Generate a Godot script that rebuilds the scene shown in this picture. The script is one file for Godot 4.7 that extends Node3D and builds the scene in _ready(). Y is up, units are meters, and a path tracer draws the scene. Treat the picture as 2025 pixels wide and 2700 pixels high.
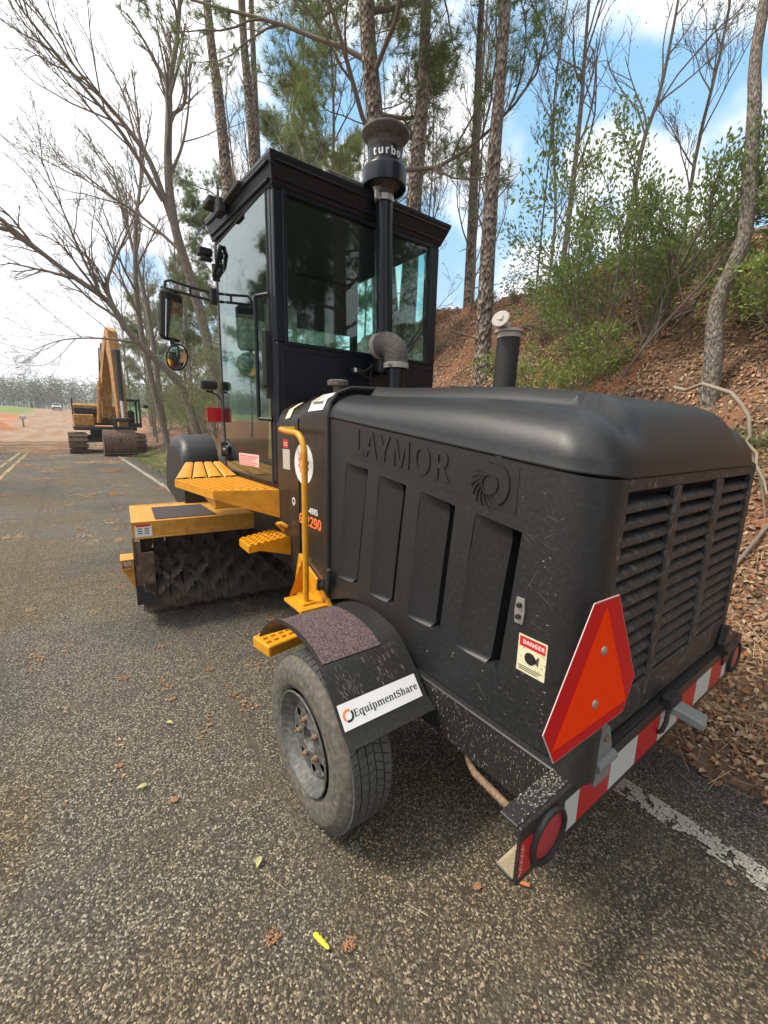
extends Node3D
# A road sweeper parked on a chip-seal road under a wooded clay bank, seen from behind its left rear wheel.
# World axes: the road runs along -z, x is to the right of the road, y is up.

var M := {}          # materials
var rng := RandomNumberGenerator.new()
var counts := {}

func _ready() -> void:
	rng.seed = 20260305
	setup_view()
	make_materials()
	build_ground()
	build_bank_litter()
	build_sweeper()
	build_excavator()
	build_far_things()
	build_trees()
	build_shrubs()
	build_debris()

# ------------------------------------------------------------------ camera, sky, sun
func setup_view() -> void:
	var cam := Camera3D.new()
	cam.name = "camera"
	cam.fov = 101.14
	cam.near = 0.03
	cam.far = 3000.0
	add_child(cam)
	cam.position = Vector3(0.0, 1.6, 0.0)
	cam.basis = Basis(Vector3.UP, deg_to_rad(-36.93)) * Basis(Vector3.RIGHT, deg_to_rad(-11.28)) * Basis(Vector3.BACK, deg_to_rad(1.40))
	cam.current = true
	var env := Environment.new()
	env.background_mode = Environment.BG_SKY
	env.tonemap_mode = Environment.TONE_MAPPER_LINEAR
	env.tonemap_exposure = 1.52
	env.sdfgi_enabled = true
	env.ssao_enabled = true
	env.ssil_enabled = true
	env.fog_enabled = true
	env.fog_density = 0.0011
	env.fog_light_color = Color(0.86, 0.89, 0.92)
	var sky := Sky.new()
	var pan := PanoramaSkyMaterial.new()
	pan.panorama = ImageTexture.create_from_image(sky_image())
	pan.energy_multiplier = 1.0
	sky.sky_material = pan
	env.sky = sky
	env.background_energy_multiplier = 1.0
	var we := WorldEnvironment.new()
	we.name = "world_environment"
	we.environment = env
	add_child(we)
	var sun := DirectionalLight3D.new()
	sun.name = "sun"
	sun.light_energy = 0.80
	sun.light_angular_distance = 12.0
	sun.light_color = Color(1.0, 0.95, 0.87)
	sun.shadow_enabled = true
	add_child(sun)
	sun.look_at_from_position(Vector3(-0.55, 0.95, -0.28) * 40.0, Vector3.ZERO, Vector3.UP)

func sky_image() -> Image:
	# bright broken cloud: thin white sheet with blue gaps
	var w := 1024
	var h := 512
	var im := Image.create(w, h, false, Image.FORMAT_RGBF)
	var n := FastNoiseLite.new()
	n.seed = 5
	n.noise_type = FastNoiseLite.TYPE_SIMPLEX_SMOOTH
	n.frequency = 2.3
	n.fractal_octaves = 5
	var n2 := FastNoiseLite.new()
	n2.seed = 9
	n2.noise_type = FastNoiseLite.TYPE_SIMPLEX_SMOOTH
	n2.frequency = 0.5
	n2.fractal_octaves = 2
	for y in h:
		var el := (0.5 - (y + 0.5) / h) * PI
		var ce := cos(el)
		var se := sin(el)
		for x in w:
			var az := (x + 0.5) / w * TAU     # 0 looks to -z
			var d := Vector3(sin(az) * ce, se, -cos(az) * ce)
			var up := maxf(se, 0.02)
			var blue := Color(0.20, 0.43, 0.69).lerp(Color(0.55, 0.71, 0.85), pow(1.0 - up, 3.0))
			# cloud deck looked up on a plane above, so that clouds flatten to the horizon
			var q := Vector3(d.x, 0.0, d.z) / (up + 0.35)
			var c := 1.25 * n.get_noise_3d(q.x + 8.1, 2.7, q.z + 4.2) + 0.4 * n2.get_noise_3d(q.x, 4.0, q.z)
			var open := clampf(d.dot(Vector3(0.83, 0.32, -0.46)), 0.0, 1.0)
			var cover := smoothstep(-0.26, 0.22, c + 0.62 - 0.60 * open * open)
			cover = maxf(cover, smoothstep(0.16, 0.0, se))
			var white := Color(1.10, 1.12, 1.15) * (0.93 + 0.16 * clampf(c, -0.5, 0.7))
			var glow := clampf(d.dot(Vector3(-0.48, 0.84, -0.25)), 0.0, 1.0)
			white = white * (0.86 + 0.50 * glow * glow * glow)
			var col := blue.lerp(white, cover)
			if se < 0.0:
				col = Color(0.34, 0.31, 0.27)
			im.set_pixel(x, y, col)
	return im

# ------------------------------------------------------------------ mesh builder
class MB:
	var v := PackedVector3Array()
	var n := PackedVector3Array()
	var uv := PackedVector2Array()
	var c := PackedColorArray()
	var ix := PackedInt32Array()
	var colored := false
	var col := Color(1, 1, 1)

	func vert(p: Vector3, nn: Vector3, t := Vector2.ZERO) -> int:
		v.append(p)
		n.append(nn)
		uv.append(t)
		c.append(col)
		return v.size() - 1

	func tri(a: Vector3, b: Vector3, d: Vector3) -> void:
		var nn := (b - a).cross(d - a)
		if nn.length_squared() < 1e-18:
			return
		nn = nn.normalized()
		var i := vert(a, nn)
		vert(b, nn)
		vert(d, nn)
		ix.append_array(PackedInt32Array([i, i + 2, i + 1]))

	func quad(a: Vector3, b: Vector3, d: Vector3, e: Vector3) -> void:
		var nn := (d - a).cross(e - b)
		if nn.length_squared() < 1e-18:
			return
		nn = nn.normalized()
		var i := vert(a, nn, Vector2(0, 1))
		vert(b, nn, Vector2(1, 1))
		vert(d, nn, Vector2(1, 0))
		vert(e, nn, Vector2(0, 0))
		ix.append_array(PackedInt32Array([i, i + 2, i + 1, i, i + 3, i + 2]))

	func box(ce: Vector3, s: Vector3, b := Basis()) -> void:
		cbox(ce, s, 0.0, b)

	# box with chamfered edges
	func cbox(ce: Vector3, s: Vector3, bv: float, b := Basis()) -> void:
		var h := s * 0.5
		bv = minf(bv, minf(h.x, minf(h.y, h.z)) * 0.95)
		var f := func(x: float, y: float, z: float) -> Vector3: return ce + b * Vector3(x, y, z)
		var i := h - Vector3(bv, bv, bv)
		for sg in [-1.0, 1.0]:
			var s1: float = sg
			_face(f.call(s1 * h.x, -i.y, -i.z), f.call(s1 * h.x, i.y, -i.z), f.call(s1 * h.x, i.y, i.z), f.call(s1 * h.x, -i.y, i.z), s1)
			_face(f.call(-i.x, s1 * h.y, -i.z), f.call(-i.x, s1 * h.y, i.z), f.call(i.x, s1 * h.y, i.z), f.call(i.x, s1 * h.y, -i.z), s1)
			_face(f.call(-i.x, -i.y, s1 * h.z), f.call(i.x, -i.y, s1 * h.z), f.call(i.x, i.y, s1 * h.z), f.call(-i.x, i.y, s1 * h.z), s1)
		if bv <= 0.0:
			return
		for a in [-1.0, 1.0]:
			for d in [-1.0, 1.0]:
				var p: float = a
				var q: float = d
				var m := p * q
				_face(f.call(p * h.x, q * i.y, -i.z), f.call(p * i.x, q * h.y, -i.z), f.call(p * i.x, q * h.y, i.z), f.call(p * h.x, q * i.y, i.z), m)
				_face(f.call(-i.x, p * h.y, q * i.z), f.call(-i.x, p * i.y, q * h.z), f.call(i.x, p * i.y, q * h.z), f.call(i.x, p * h.y, q * i.z), m)
				_face(f.call(q * i.x, -i.y, p * h.z), f.call(q * h.x, -i.y, p * i.z), f.call(q * h.x, i.y, p * i.z), f.call(q * i.x, i.y, p * h.z), m)
				for e in [-1.0, 1.0]:
					var r: float = e
					if p * q * r > 0:
						tri(f.call(p * h.x, q * i.y, r * i.z), f.call(p * i.x, q * h.y, r * i.z), f.call(p * i.x, q * i.y, r * h.z))
					else:
						tri(f.call(p * h.x, q * i.y, r * i.z), f.call(p * i.x, q * i.y, r * h.z), f.call(p * i.x, q * h.y, r * i.z))

	func _face(a: Vector3, b: Vector3, d: Vector3, e: Vector3, s: float) -> void:
		if s > 0:
			quad(a, b, d, e)
		else:
			quad(e, d, b, a)

	# smooth grid through rows of points; out = true keeps (u x v) normals
	func grid(rows: Array, flip := false) -> void:
		var nr := rows.size()
		var nc: int = rows[0].size()
		var nn := PackedVector3Array()
		nn.resize(nr * nc)
		for r in nr - 1:
			for k in nc - 1:
				var a: Vector3 = rows[r][k]
				var b: Vector3 = rows[r][k + 1]
				var d: Vector3 = rows[r + 1][k + 1]
				var e: Vector3 = rows[r + 1][k]
				var f := (d - a).cross(e - b)
				if flip:
					f = -f
				nn[r * nc + k] += f
				nn[r * nc + k + 1] += f
				nn[(r + 1) * nc + k + 1] += f
				nn[(r + 1) * nc + k] += f
		# a closed row shares its first and last point
		if nc > 3 and (rows[0][0] as Vector3).distance_to(rows[0][nc - 1]) < 1e-5 and (rows[nr - 1][0] as Vector3).distance_to(rows[nr - 1][nc - 1]) < 1e-5:
			for r in nr:
				var t := nn[r * nc] + nn[r * nc + nc - 1]
				nn[r * nc] = t
				nn[r * nc + nc - 1] = t
		var i0 := v.size()
		for r in nr:
			for k in nc:
				vert(rows[r][k], nn[r * nc + k].normalized(), Vector2(float(k) / (nc - 1), float(r) / (nr - 1)))
		for r in nr - 1:
			for k in nc - 1:
				var i := i0 + r * nc + k
				if flip:
					ix.append_array(PackedInt32Array([i, i + 1, i + nc + 1, i, i + nc + 1, i + nc]))
				else:
					ix.append_array(PackedInt32Array([i, i + nc + 1, i + 1, i, i + nc, i + nc + 1]))

	func tube(p: PackedVector3Array, r: PackedFloat32Array, sides := 8, caps := true) -> void:
		var m := p.size()
		var d := (p[1] - p[0]).normalized()
		var x := d.cross(Vector3.UP if absf(d.y) < 0.9 else Vector3.RIGHT).normalized()
		var i0 := v.size()
		var run := 0.0
		for i in m:
			var t := (p[mini(i + 1, m - 1)] - p[maxi(i - 1, 0)]).normalized()
			x = (x - t * x.dot(t)).normalized()
			var y := t.cross(x)
			if i > 0:
				run += p[i].distance_to(p[i - 1])
			for k in sides + 1:
				var a := TAU * k / sides
				var o := x * cos(a) + y * sin(a)
				vert(p[i] + o * r[i], o, Vector2(float(k) / sides, run))
		for i in m - 1:
			for k in sides:
				var j := i0 + i * (sides + 1) + k
				ix.append_array(PackedInt32Array([j, j + sides + 2, j + 1, j, j + sides + 1, j + sides + 2]))
		if caps:
			for e in 2:
				var ci := 0 if e == 0 else m - 1
				var nn := ((p[0] - p[1]) if e == 0 else (p[m - 1] - p[m - 2])).normalized()
				var i1 := v.size()
				vert(p[ci], nn)
				for k in sides + 1:
					vert(v[i0 + ci * (sides + 1) + k], nn)
				for k in sides:
					if e == 0:
						ix.append_array(PackedInt32Array([i1, i1 + k + 1, i1 + k + 2]))
					else:
						ix.append_array(PackedInt32Array([i1, i1 + k + 2, i1 + k + 1]))

	func rod(a: Vector3, b: Vector3, r: float, sides := 10) -> void:
		tube(PackedVector3Array([a, b]), PackedFloat32Array([r, r]), sides)

	func pipe(p: Array, r: float, sides := 10) -> void:
		var q := PackedVector3Array(p)
		var rr := PackedFloat32Array()
		rr.resize(q.size())
		rr.fill(r)
		tube(q, rr, sides)

	# profile of (radius, height) turned about the local y axis of xf; sharp keeps its corners
	func lathe(pr: Array, seg: int, xf: Transform3D, sharp := true) -> void:
		var rows := []
		for q in pr:
			var row := PackedVector3Array()
			for k in seg + 1:
				var a := TAU * k / seg
				row.append(xf * Vector3(cos(a) * q.x, q.y, -sin(a) * q.x))
			rows.append(row)
		if sharp:
			for i in rows.size() - 1:
				grid([rows[i], rows[i + 1]])
		else:
			grid(rows)

	# flat polygon given in the xy plane of xf, facing its +z
	func face(poly: PackedVector2Array, xf: Transform3D, back := false) -> void:
		var t := Geometry2D.triangulate_polygon(poly)
		var nn := xf.basis.z.normalized() * (-1.0 if back else 1.0)
		var cw := Geometry2D.is_polygon_clockwise(poly)
		var i0 := v.size()
		for q in poly:
			vert(xf * Vector3(q.x, q.y, 0), nn, q)
		for k in range(0, t.size(), 3):
			var a := poly[t[k]]
			var b := poly[t[k + 1]]
			var d := poly[t[k + 2]]
			var ccw := (b - a).cross(d - a) > 0
			if ccw != back:
				ix.append_array(PackedInt32Array([i0 + t[k], i0 + t[k + 2], i0 + t[k + 1]]))
			else:
				ix.append_array(PackedInt32Array([i0 + t[k], i0 + t[k + 1], i0 + t[k + 2]]))

	# polygon in the xy plane of xf pushed out along its +z by depth
	func extrude(poly: PackedVector2Array, depth: float, xf: Transform3D) -> void:
		if Geometry2D.is_polygon_clockwise(poly):
			poly.reverse()
		var top := xf.translated_local(Vector3(0, 0, depth))
		face(poly, top)
		face(poly, xf, true)
		for i in poly.size():
			var a := poly[i]
			var b := poly[(i + 1) % poly.size()]
			quad(xf * Vector3(a.x, a.y, 0), xf * Vector3(b.x, b.y, 0), top * Vector3(b.x, b.y, 0), top * Vector3(a.x, a.y, 0))

	func mesh() -> ArrayMesh:
		var a := []
		a.resize(Mesh.ARRAY_MAX)
		a[Mesh.ARRAY_VERTEX] = v
		a[Mesh.ARRAY_NORMAL] = n
		a[Mesh.ARRAY_TEX_UV] = uv
		if colored:
			a[Mesh.ARRAY_COLOR] = c
		a[Mesh.ARRAY_INDEX] = ix
		var m := ArrayMesh.new()
		m.add_surface_from_arrays(Mesh.PRIMITIVE_TRIANGLES, a)
		return m

# ------------------------------------------------------------------ nodes
func numbered(called: String) -> String:
	var k: int = counts.get(called, 0)
	counts[called] = k + 1
	return called if k == 0 else "%s_%03d" % [called, k]

func tag(o: Node, label: String, category: String, group := "") -> Node:
	o.set_meta("label", label)
	o.set_meta("category", category)
	if group:
		o.set_meta("group", group)
	return o

func thing(called: String, label: String, category: String, at := Vector3.ZERO, group := "") -> Node3D:
	var o := Node3D.new()
	o.name = numbered(called)
	add_child(o)
	o.position = at
	tag(o, label, category, group)
	return o

# a part whose vertices are given in world axes (loc = true: in the axes of its thing)
func part(parent: Node3D, called: String, mb: MB, m: Material, loc := false) -> MeshInstance3D:
	return mpart(parent, called, mb.mesh(), m, loc)

func mpart(parent: Node3D, called: String, me: Mesh, m: Material, loc := false) -> MeshInstance3D:
	var o := MeshInstance3D.new()
	o.name = called
	o.mesh = me
	o.material_override = m
	parent.add_child(o, true)
	if not loc and parent.get_parent() == self:
		o.position = -parent.position
	return o

func solo(called: String, mb: MB, m: Material) -> MeshInstance3D:
	var o := MeshInstance3D.new()
	o.name = numbered(called)
	o.mesh = mb.mesh()
	o.material_override = m
	add_child(o)
	return o

func struct(called: String, mb: MB, m: Material) -> MeshInstance3D:
	var o := solo(called, mb, m)
	o.set_meta("kind", "structure")
	return o

func many(parent: Node3D, called: String, me: Mesh, m: Material, xf: Array, cols := PackedColorArray()) -> MultiMeshInstance3D:
	var mm := MultiMesh.new()
	mm.transform_format = MultiMesh.TRANSFORM_3D
	if cols.size():
		mm.use_colors = true
	mm.mesh = me
	mm.instance_count = xf.size()
	for i in xf.size():
		mm.set_instance_transform(i, xf[i])
		if cols.size():
			mm.set_instance_color(i, cols[i])
	var o := MultiMeshInstance3D.new()
	o.name = numbered(called) if parent == self else called
	o.multimesh = mm
	o.material_override = m
	parent.add_child(o, true)
	o.set_meta("kind", "stuff")
	return o

func text_mesh(s: String, size: float, depth: float, serif := false, bold := true) -> TextMesh:
	var f := SystemFont.new()
	f.font_names = PackedStringArray(["Droid Serif" if serif else "Droid Sans"])
	f.font_weight = 700 if bold else 400
	var t := TextMesh.new()
	t.text = s
	t.font = f
	t.font_size = 64
	t.pixel_size = size / 64.0
	t.depth = depth
	t.curve_step = 2.0
	t.horizontal_alignment = HORIZONTAL_ALIGNMENT_CENTER
	t.vertical_alignment = VERTICAL_ALIGNMENT_CENTER
	return t

# lettering lying on a surface: xf's +z looks out of the surface
func letters(parent: Node3D, called: String, s: String, size: float, depth: float, m: Material, xf: Transform3D, serif := false, bold := true) -> MeshInstance3D:
	var o := mpart(parent, called, text_mesh(s, size, depth, serif, bold), m)
	o.transform = Transform3D(Basis(), o.position) * xf
	return o

func V(x: float, y: float, z: float) -> Vector3:
	return Vector3(x, y, z)

# ------------------------------------------------------------------ materials
func ramp(stops: Array) -> Gradient:
	var g := Gradient.new()
	var o := PackedFloat32Array()
	var c := PackedColorArray()
	for s in stops:
		o.append(s[0])
		c.append(s[1])
	g.offsets = o
	g.colors = c
	return g

func noise_tex(sd: int, freq: float, octaves: int, stops: Array, size := 512, kind := FastNoiseLite.TYPE_SIMPLEX_SMOOTH, warp := 0.0) -> NoiseTexture2D:
	var n := FastNoiseLite.new()
	n.seed = sd
	n.noise_type = kind
	n.frequency = freq
	n.fractal_octaves = octaves
	if octaves == 1:
		n.fractal_type = FastNoiseLite.FRACTAL_NONE
	if kind == FastNoiseLite.TYPE_CELLULAR:
		n.cellular_return_type = FastNoiseLite.RETURN_CELL_VALUE
		n.cellular_jitter = 1.0
	if warp > 0.0:
		n.domain_warp_enabled = true
		n.domain_warp_amplitude = warp
		n.domain_warp_frequency = freq * 1.5
		n.domain_warp_fractal_octaves = 2
	var t := NoiseTexture2D.new()
	t.width = size
	t.height = size
	t.seamless = true
	t.noise = n
	if stops.size():
		t.color_ramp = ramp(stops)
	return t

func bump_tex(sd: int, freq: float, octaves: int, strength: float, size := 512, cell := false) -> NoiseTexture2D:
	var t := noise_tex(sd, freq, octaves, [], size, FastNoiseLite.TYPE_CELLULAR if cell else FastNoiseLite.TYPE_SIMPLEX_SMOOTH)
	if cell:
		(t.noise as FastNoiseLite).cellular_return_type = FastNoiseLite.RETURN_DISTANCE
	t.as_normal_map = true
	t.bump_strength = strength
	return t

func mat(called: String, col: Color, rough: float, metal := 0.0) -> StandardMaterial3D:
	var m := StandardMaterial3D.new()
	m.albedo_color = col.linear_to_srgb()
	m.roughness = rough
	m.metallic = metal
	M[called] = m
	return m

func tex(m: StandardMaterial3D, t: Texture2D, scale: float, world := true) -> StandardMaterial3D:
	m.albedo_texture = t
	m.uv1_triplanar = true
	m.uv1_world_triplanar = world
	m.uv1_scale = Vector3.ONE * scale
	return m

func bump(m: StandardMaterial3D, t: Texture2D, s := 1.0) -> StandardMaterial3D:
	m.normal_enabled = true
	m.normal_texture = t
	m.normal_scale = s
	return m

func g(x: float) -> Color:
	return Color(x, x, x).linear_to_srgb()

func s3(r: float, gg: float, b: float) -> Color:
	return Color(r, gg, b).linear_to_srgb()

func make_materials() -> void:
	# textures hold colour only; stops are sRGB colours
	var fleck := noise_tex(11, 0.035, 4, [[0.0, g(0.80)], [0.55, g(0.92)], [0.72, g(1.0)], [0.725, g(1.0)]], 512)
	var grain := bump_tex(12, 0.30, 2, 4.0, 1024)
	var fine := bump_tex(13, 0.35, 1, 3.0, 512)

	# moulded black plastic with a leather grain and dried splashes
	var splash := noise_tex(14, 0.022, 5, [[0.0, s3(0.0105, 0.012, 0.014)], [0.5, s3(0.0155, 0.017, 0.019)], [0.70, s3(0.022, 0.023, 0.0235)], [1.0, s3(0.042, 0.040, 0.037)]], 1024)
	var m := mat("plastic", Color(1, 1, 1), 0.40)
	tex(m, splash, 2.2)
	bump(m, grain, 0.35)
	m = mat("plastic_smooth", Color(0.016, 0.016, 0.017), 0.42)
	bump(m, fine, 0.15)
	m.uv1_triplanar = true
	m.uv1_world_triplanar = true
	# grille, dust grey
	m = mat("grille", Color(1, 1, 1), 0.5)
	tex(m, noise_tex(16, 0.03, 5, [[0.0, s3(0.019, 0.020, 0.021)], [0.5, s3(0.028, 0.029, 0.030)], [0.68, s3(0.050, 0.050, 0.048)], [0.8, s3(0.12, 0.118, 0.110)], [1.0, s3(0.20, 0.195, 0.18)]], 512), 1.5)
	bump(m, grain, 0.3)
	mat("core_black", Color(0.018, 0.018, 0.018), 0.8)
	# painted black steel
	m = mat("black_paint", Color(0.006, 0.0085, 0.0145), 0.30)
	m.metallic_specular = 0.42
	m = mat("black_steel", Color(1, 1, 1), 0.38)
	tex(m, noise_tex(17, 0.045, 5, [[0.0, s3(0.014, 0.014, 0.015)], [0.58, s3(0.022, 0.022, 0.022)], [0.75, s3(0.034, 0.033, 0.030)], [1.0, s3(0.085, 0.078, 0.066)]], 1024), 1.6)
	bump(m, fine, 0.2)
	m = mat("panel_black", Color(1, 1, 1), 0.30)
	var pt := noise_tex(18, 0.012, 4, [[0.0, s3(0.016, 0.014, 0.013)], [0.5, s3(0.026, 0.021, 0.017)], [1.0, s3(0.045, 0.033, 0.024)]], 512)
	tex(m, pt, 1.4)
	m.uv1_scale = Vector3(1.4, 0.35, 1.4)
	# yellow paint
	m = mat("yellow", Color(1, 1, 1), 0.34)
	tex(m, noise_tex(19, 0.02, 5, [[0.0, s3(0.50, 0.215, 0.012)], [0.45, s3(0.66, 0.29, 0.012)], [1.0, s3(0.74, 0.34, 0.02)]], 512), 1.2)
	bump(m, fine, 0.08)
	m = mat("yellow_dusty", Color(1, 1, 1), 0.55)
	tex(m, noise_tex(20, 0.02, 5, [[0.0, s3(0.40, 0.20, 0.04)], [0.5, s3(0.58, 0.27, 0.03)], [1.0, s3(0.62, 0.36, 0.12)]], 512), 1.2)
	# rubber
	m = mat("rubber", Color(1, 1, 1), 0.85)
	tex(m, noise_tex(21, 0.03, 5, [[0.0, s3(0.055, 0.050, 0.043)], [0.5, s3(0.105, 0.094, 0.077)], [0.75, s3(0.16, 0.14, 0.11)], [1.0, s3(0.22, 0.19, 0.145)]], 512), 2.0)
	bump(m, grain, 0.3)
	m = mat("tread", Color(1, 1, 1), 0.8)
	tex(m, noise_tex(22, 0.04, 4, [[0.0, s3(0.055, 0.056, 0.056)], [0.6, s3(0.085, 0.085, 0.080)], [1.0, s3(0.14, 0.13, 0.115)]], 512), 2.0)
	mat("rubber_black", Color(0.018, 0.018, 0.018), 0.7)
	# wheel steel
	m = mat("rim", Color(1, 1, 1), 0.55)
	tex(m, noise_tex(23, 0.03, 5, [[0.0, s3(0.045, 0.046, 0.046)], [0.5, s3(0.088, 0.088, 0.085)], [0.7, s3(0.15, 0.145, 0.132)], [1.0, s3(0.32, 0.30, 0.26)]], 512), 2.4)
	m = mat("rust", Color(1, 1, 1), 0.85)
	tex(m, noise_tex(24, 0.04, 5, [[0.0, s3(0.10, 0.06, 0.04)], [0.5, s3(0.22, 0.135, 0.085)], [1.0, s3(0.34, 0.25, 0.18)]], 512), 3.0)
	mat("zinc", Color(0.42, 0.41, 0.38), 0.45, 0.6)
	mat("chrome", Color(0.62, 0.62, 0.62), 0.25, 0.95)
	m = mat("exhaust_steel", Color(0.40, 0.38, 0.34), 0.7, 0.0)
	mat("grey_plastic", Color(0.20, 0.215, 0.21), 0.55)
	m = mat("hose_grey", Color(1, 1, 1), 0.8)
	tex(m, noise_tex(25, 0.06, 5, [[0.0, s3(0.05, 0.045, 0.04)], [0.5, s3(0.10, 0.09, 0.08)], [1.0, s3(0.22, 0.19, 0.16)]], 256), 3.0)
	# grip patch on the fender
	m = mat("grip", Color(1, 1, 1), 0.95)
	tex(m, noise_tex(26, 0.45, 1, [[0.0, s3(0.03, 0.02, 0.022)], [0.45, s3(0.10, 0.062, 0.066)], [0.7, s3(0.17, 0.11, 0.115)], [1.0, s3(0.36, 0.27, 0.26)]], 512, FastNoiseLite.TYPE_CELLULAR), 1.6)
	bump(m, bump_tex(27, 0.4, 1, 8.0, 512), 0.8)
	mat("grip_dark", Color(0.055, 0.045, 0.045), 0.95)
	# marks
	m = mat("smv_orange", Color(1.0, 0.052, 0.0), 0.6)
	m.metallic_specular = 0.2
	m = mat("smv_red", Color(0.62, 0.004, 0.010), 0.45)
	m.metallic_specular = 0.3
	mat("smv_edge", Color(0.55, 0.42, 0.40), 0.5)
	m = mat("tape_red", Color(0.50, 0.012, 0.018), 0.32)
	m = mat("tape_white", Color(0.55, 0.60, 0.60), 0.35)
	m = mat("lens_red", Color(0.50, 0.006, 0.020), 0.18)
	m.clearcoat_enabled = true
	bump(m, bump_tex(28, 0.5, 1, 8.0, 256, true), 0.6)
	m.uv1_triplanar = true
	m.uv1_scale = Vector3.ONE * 6.0
	mat("white_vinyl", Color(0.74, 0.75, 0.76), 0.4)
	mat("cream_vinyl", Color(0.74, 0.70, 0.46), 0.45)
	mat("red_vinyl", Color(0.55, 0.02, 0.025), 0.4)
	mat("pink_vinyl", Color(0.72, 0.52, 0.50), 0.5)
	mat("orange_vinyl", Color(0.85, 0.22, 0.04), 0.45)
	mat("tan_vinyl", Color(0.46, 0.43, 0.35), 0.6)
	mat("ink", Color(0.015, 0.015, 0.018), 0.5)
	m = mat("sawdust", Color(1, 1, 1), 0.95)
	tex(m, noise_tex(44, 0.2, 3, [[0.0, s3(0.36, 0.27, 0.15)], [0.5, s3(0.62, 0.51, 0.32)], [1.0, s3(0.78, 0.68, 0.48)]], 256), 6.0)
	bump(m, bump_tex(45, 0.25, 3, 12.0, 256), 1.0)
	# glass
	m = mat("glass", Color(0.16, 0.44, 0.38), 0.02)
	m.albedo_color = Color(s3(0.64, 0.91, 0.87), 0.0)
	m.transparency = BaseMaterial3D.TRANSPARENCY_ALPHA
	m.refraction_enabled = true
	m.refraction_scale = 0.05
	m = mat("mirror", Color(0.78, 0.79, 0.80), 0.03, 1.0)
	mat("seat", Color(0.03, 0.03, 0.032), 0.7)
	mat("liner", Color(0.035, 0.037, 0.037), 0.8)
	m = mat("bristle", Color(1, 1, 1), 0.95)
	tex(m, noise_tex(29, 0.06, 4, [[0.0, s3(0.11, 0.085, 0.068)], [0.6, s3(0.22, 0.17, 0.135)], [1.0, s3(0.36, 0.28, 0.22)]], 512), 3.0)
	# ground
	m = mat("chip_seal", Color(1, 1, 1), 0.9)
	m.albedo_texture = noise_tex(31, 0.095, 1, [[0.0, s3(0.036, 0.034, 0.030)], [0.36, s3(0.060, 0.056, 0.048)], [0.54, s3(0.088, 0.082, 0.070)], [0.70, s3(0.125, 0.117, 0.100)], [0.82, s3(0.185, 0.174, 0.150)], [0.92, s3(0.27, 0.255, 0.225)], [1.0, s3(0.48, 0.455, 0.41)]], 2048, FastNoiseLite.TYPE_CELLULAR, 3.0)
	m.vertex_color_use_as_albedo = true
	var hb := bump_tex(31, 0.095, 1, 18.0, 2048, true)
	(hb.noise as FastNoiseLite).domain_warp_enabled = true
	(hb.noise as FastNoiseLite).domain_warp_amplitude = 3.0
	(hb.noise as FastNoiseLite).domain_warp_frequency = 0.095 * 1.5
	(hb.noise as FastNoiseLite).domain_warp_fractal_octaves = 2
	hb.invert = true
	bump(m, hb, 0.45)
	m = mat("clay", Color(1, 1, 1), 0.95)
	tex(m, noise_tex(33, 0.02, 6, [[0.0, s3(0.55, 0.50, 0.46)], [0.5, s3(0.78, 0.76, 0.74)], [1.0, s3(1, 1, 1)]], 1024), 0.5)
	m.vertex_color_use_as_albedo = true
	bump(m, bump_tex(34, 0.05, 6, 14.0, 1024), 1.0)
	m = mat("line_white", Color(1, 1, 1), 0.8)
	tex(m, noise_tex(35, 0.10, 4, [[0.0, s3(0.24, 0.22, 0.18)], [0.5, s3(0.46, 0.43, 0.36)], [1.0, s3(0.66, 0.63, 0.55)]], 512), 2.0)
	m = mat("line_yellow", Color(1, 1, 1), 0.8)
	tex(m, noise_tex(36, 0.06, 4, [[0.0, s3(0.26, 0.20, 0.10)], [0.5, s3(0.46, 0.36, 0.16)], [1.0, s3(0.56, 0.45, 0.22)]], 512), 1.0)
	m = mat("litter", Color(1, 1, 1), 0.85)
	m.vertex_color_use_as_albedo = true
	m.cull_mode = BaseMaterial3D.CULL_DISABLED
	# bark
	m = mat("pine_bark", Color(1, 1, 1), 0.95)
	m.albedo_texture = noise_tex(37, 0.045, 3, [[0.0, s3(0.07, 0.052, 0.042)], [0.38, s3(0.13, 0.10, 0.08)], [0.55, s3(0.24, 0.195, 0.16)], [0.8, s3(0.32, 0.27, 0.225)], [1.0, s3(0.44, 0.385, 0.33)]], 512, FastNoiseLite.TYPE_CELLULAR, 5.0)
	m.uv1_scale = Vector3(1.0, 0.5, 1.0)
	var pb := bump_tex(37, 0.045, 1, 22.0, 512, true)
	bump(m, pb, 1.0)
	m = mat("bark", Color(1, 1, 1), 0.95)
	m.albedo_texture = noise_tex(38, 0.03, 5, [[0.0, s3(0.11, 0.095, 0.076)], [0.5, s3(0.21, 0.18, 0.15)], [1.0, s3(0.36, 0.32, 0.27)]], 512)
	m.uv1_scale = Vector3(1.0, 0.5, 1.0)
	bump(m, bump_tex(39, 0.05, 4, 14.0, 512), 0.8)
	mat("twig", Color(0.20, 0.165, 0.135), 0.95)
	mat("twig_pale", Color(0.30, 0.25, 0.19), 0.95)
	for q in [["needle", Color(0.075, 0.108, 0.028)], ["needle_light", Color(0.13, 0.16, 0.040)], ["leaf_green", Color(0.082, 0.135, 0.018)], ["leaf_lime", Color(0.19, 0.25, 0.045)], ["leaf_pale", Color(0.42, 0.40, 0.18)], ["leaf_dull", Color(0.13, 0.14, 0.06)], ["leaf_bud", Color(0.22, 0.18, 0.11)], ["grass", Color(0.13, 0.17, 0.04)]]:
		m = mat(q[0], q[1], 0.55)
		m.cull_mode = BaseMaterial3D.CULL_DISABLED
		m.backlight_enabled = true
		m.backlight = Color(0.45, 0.5, 0.3)
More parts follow.
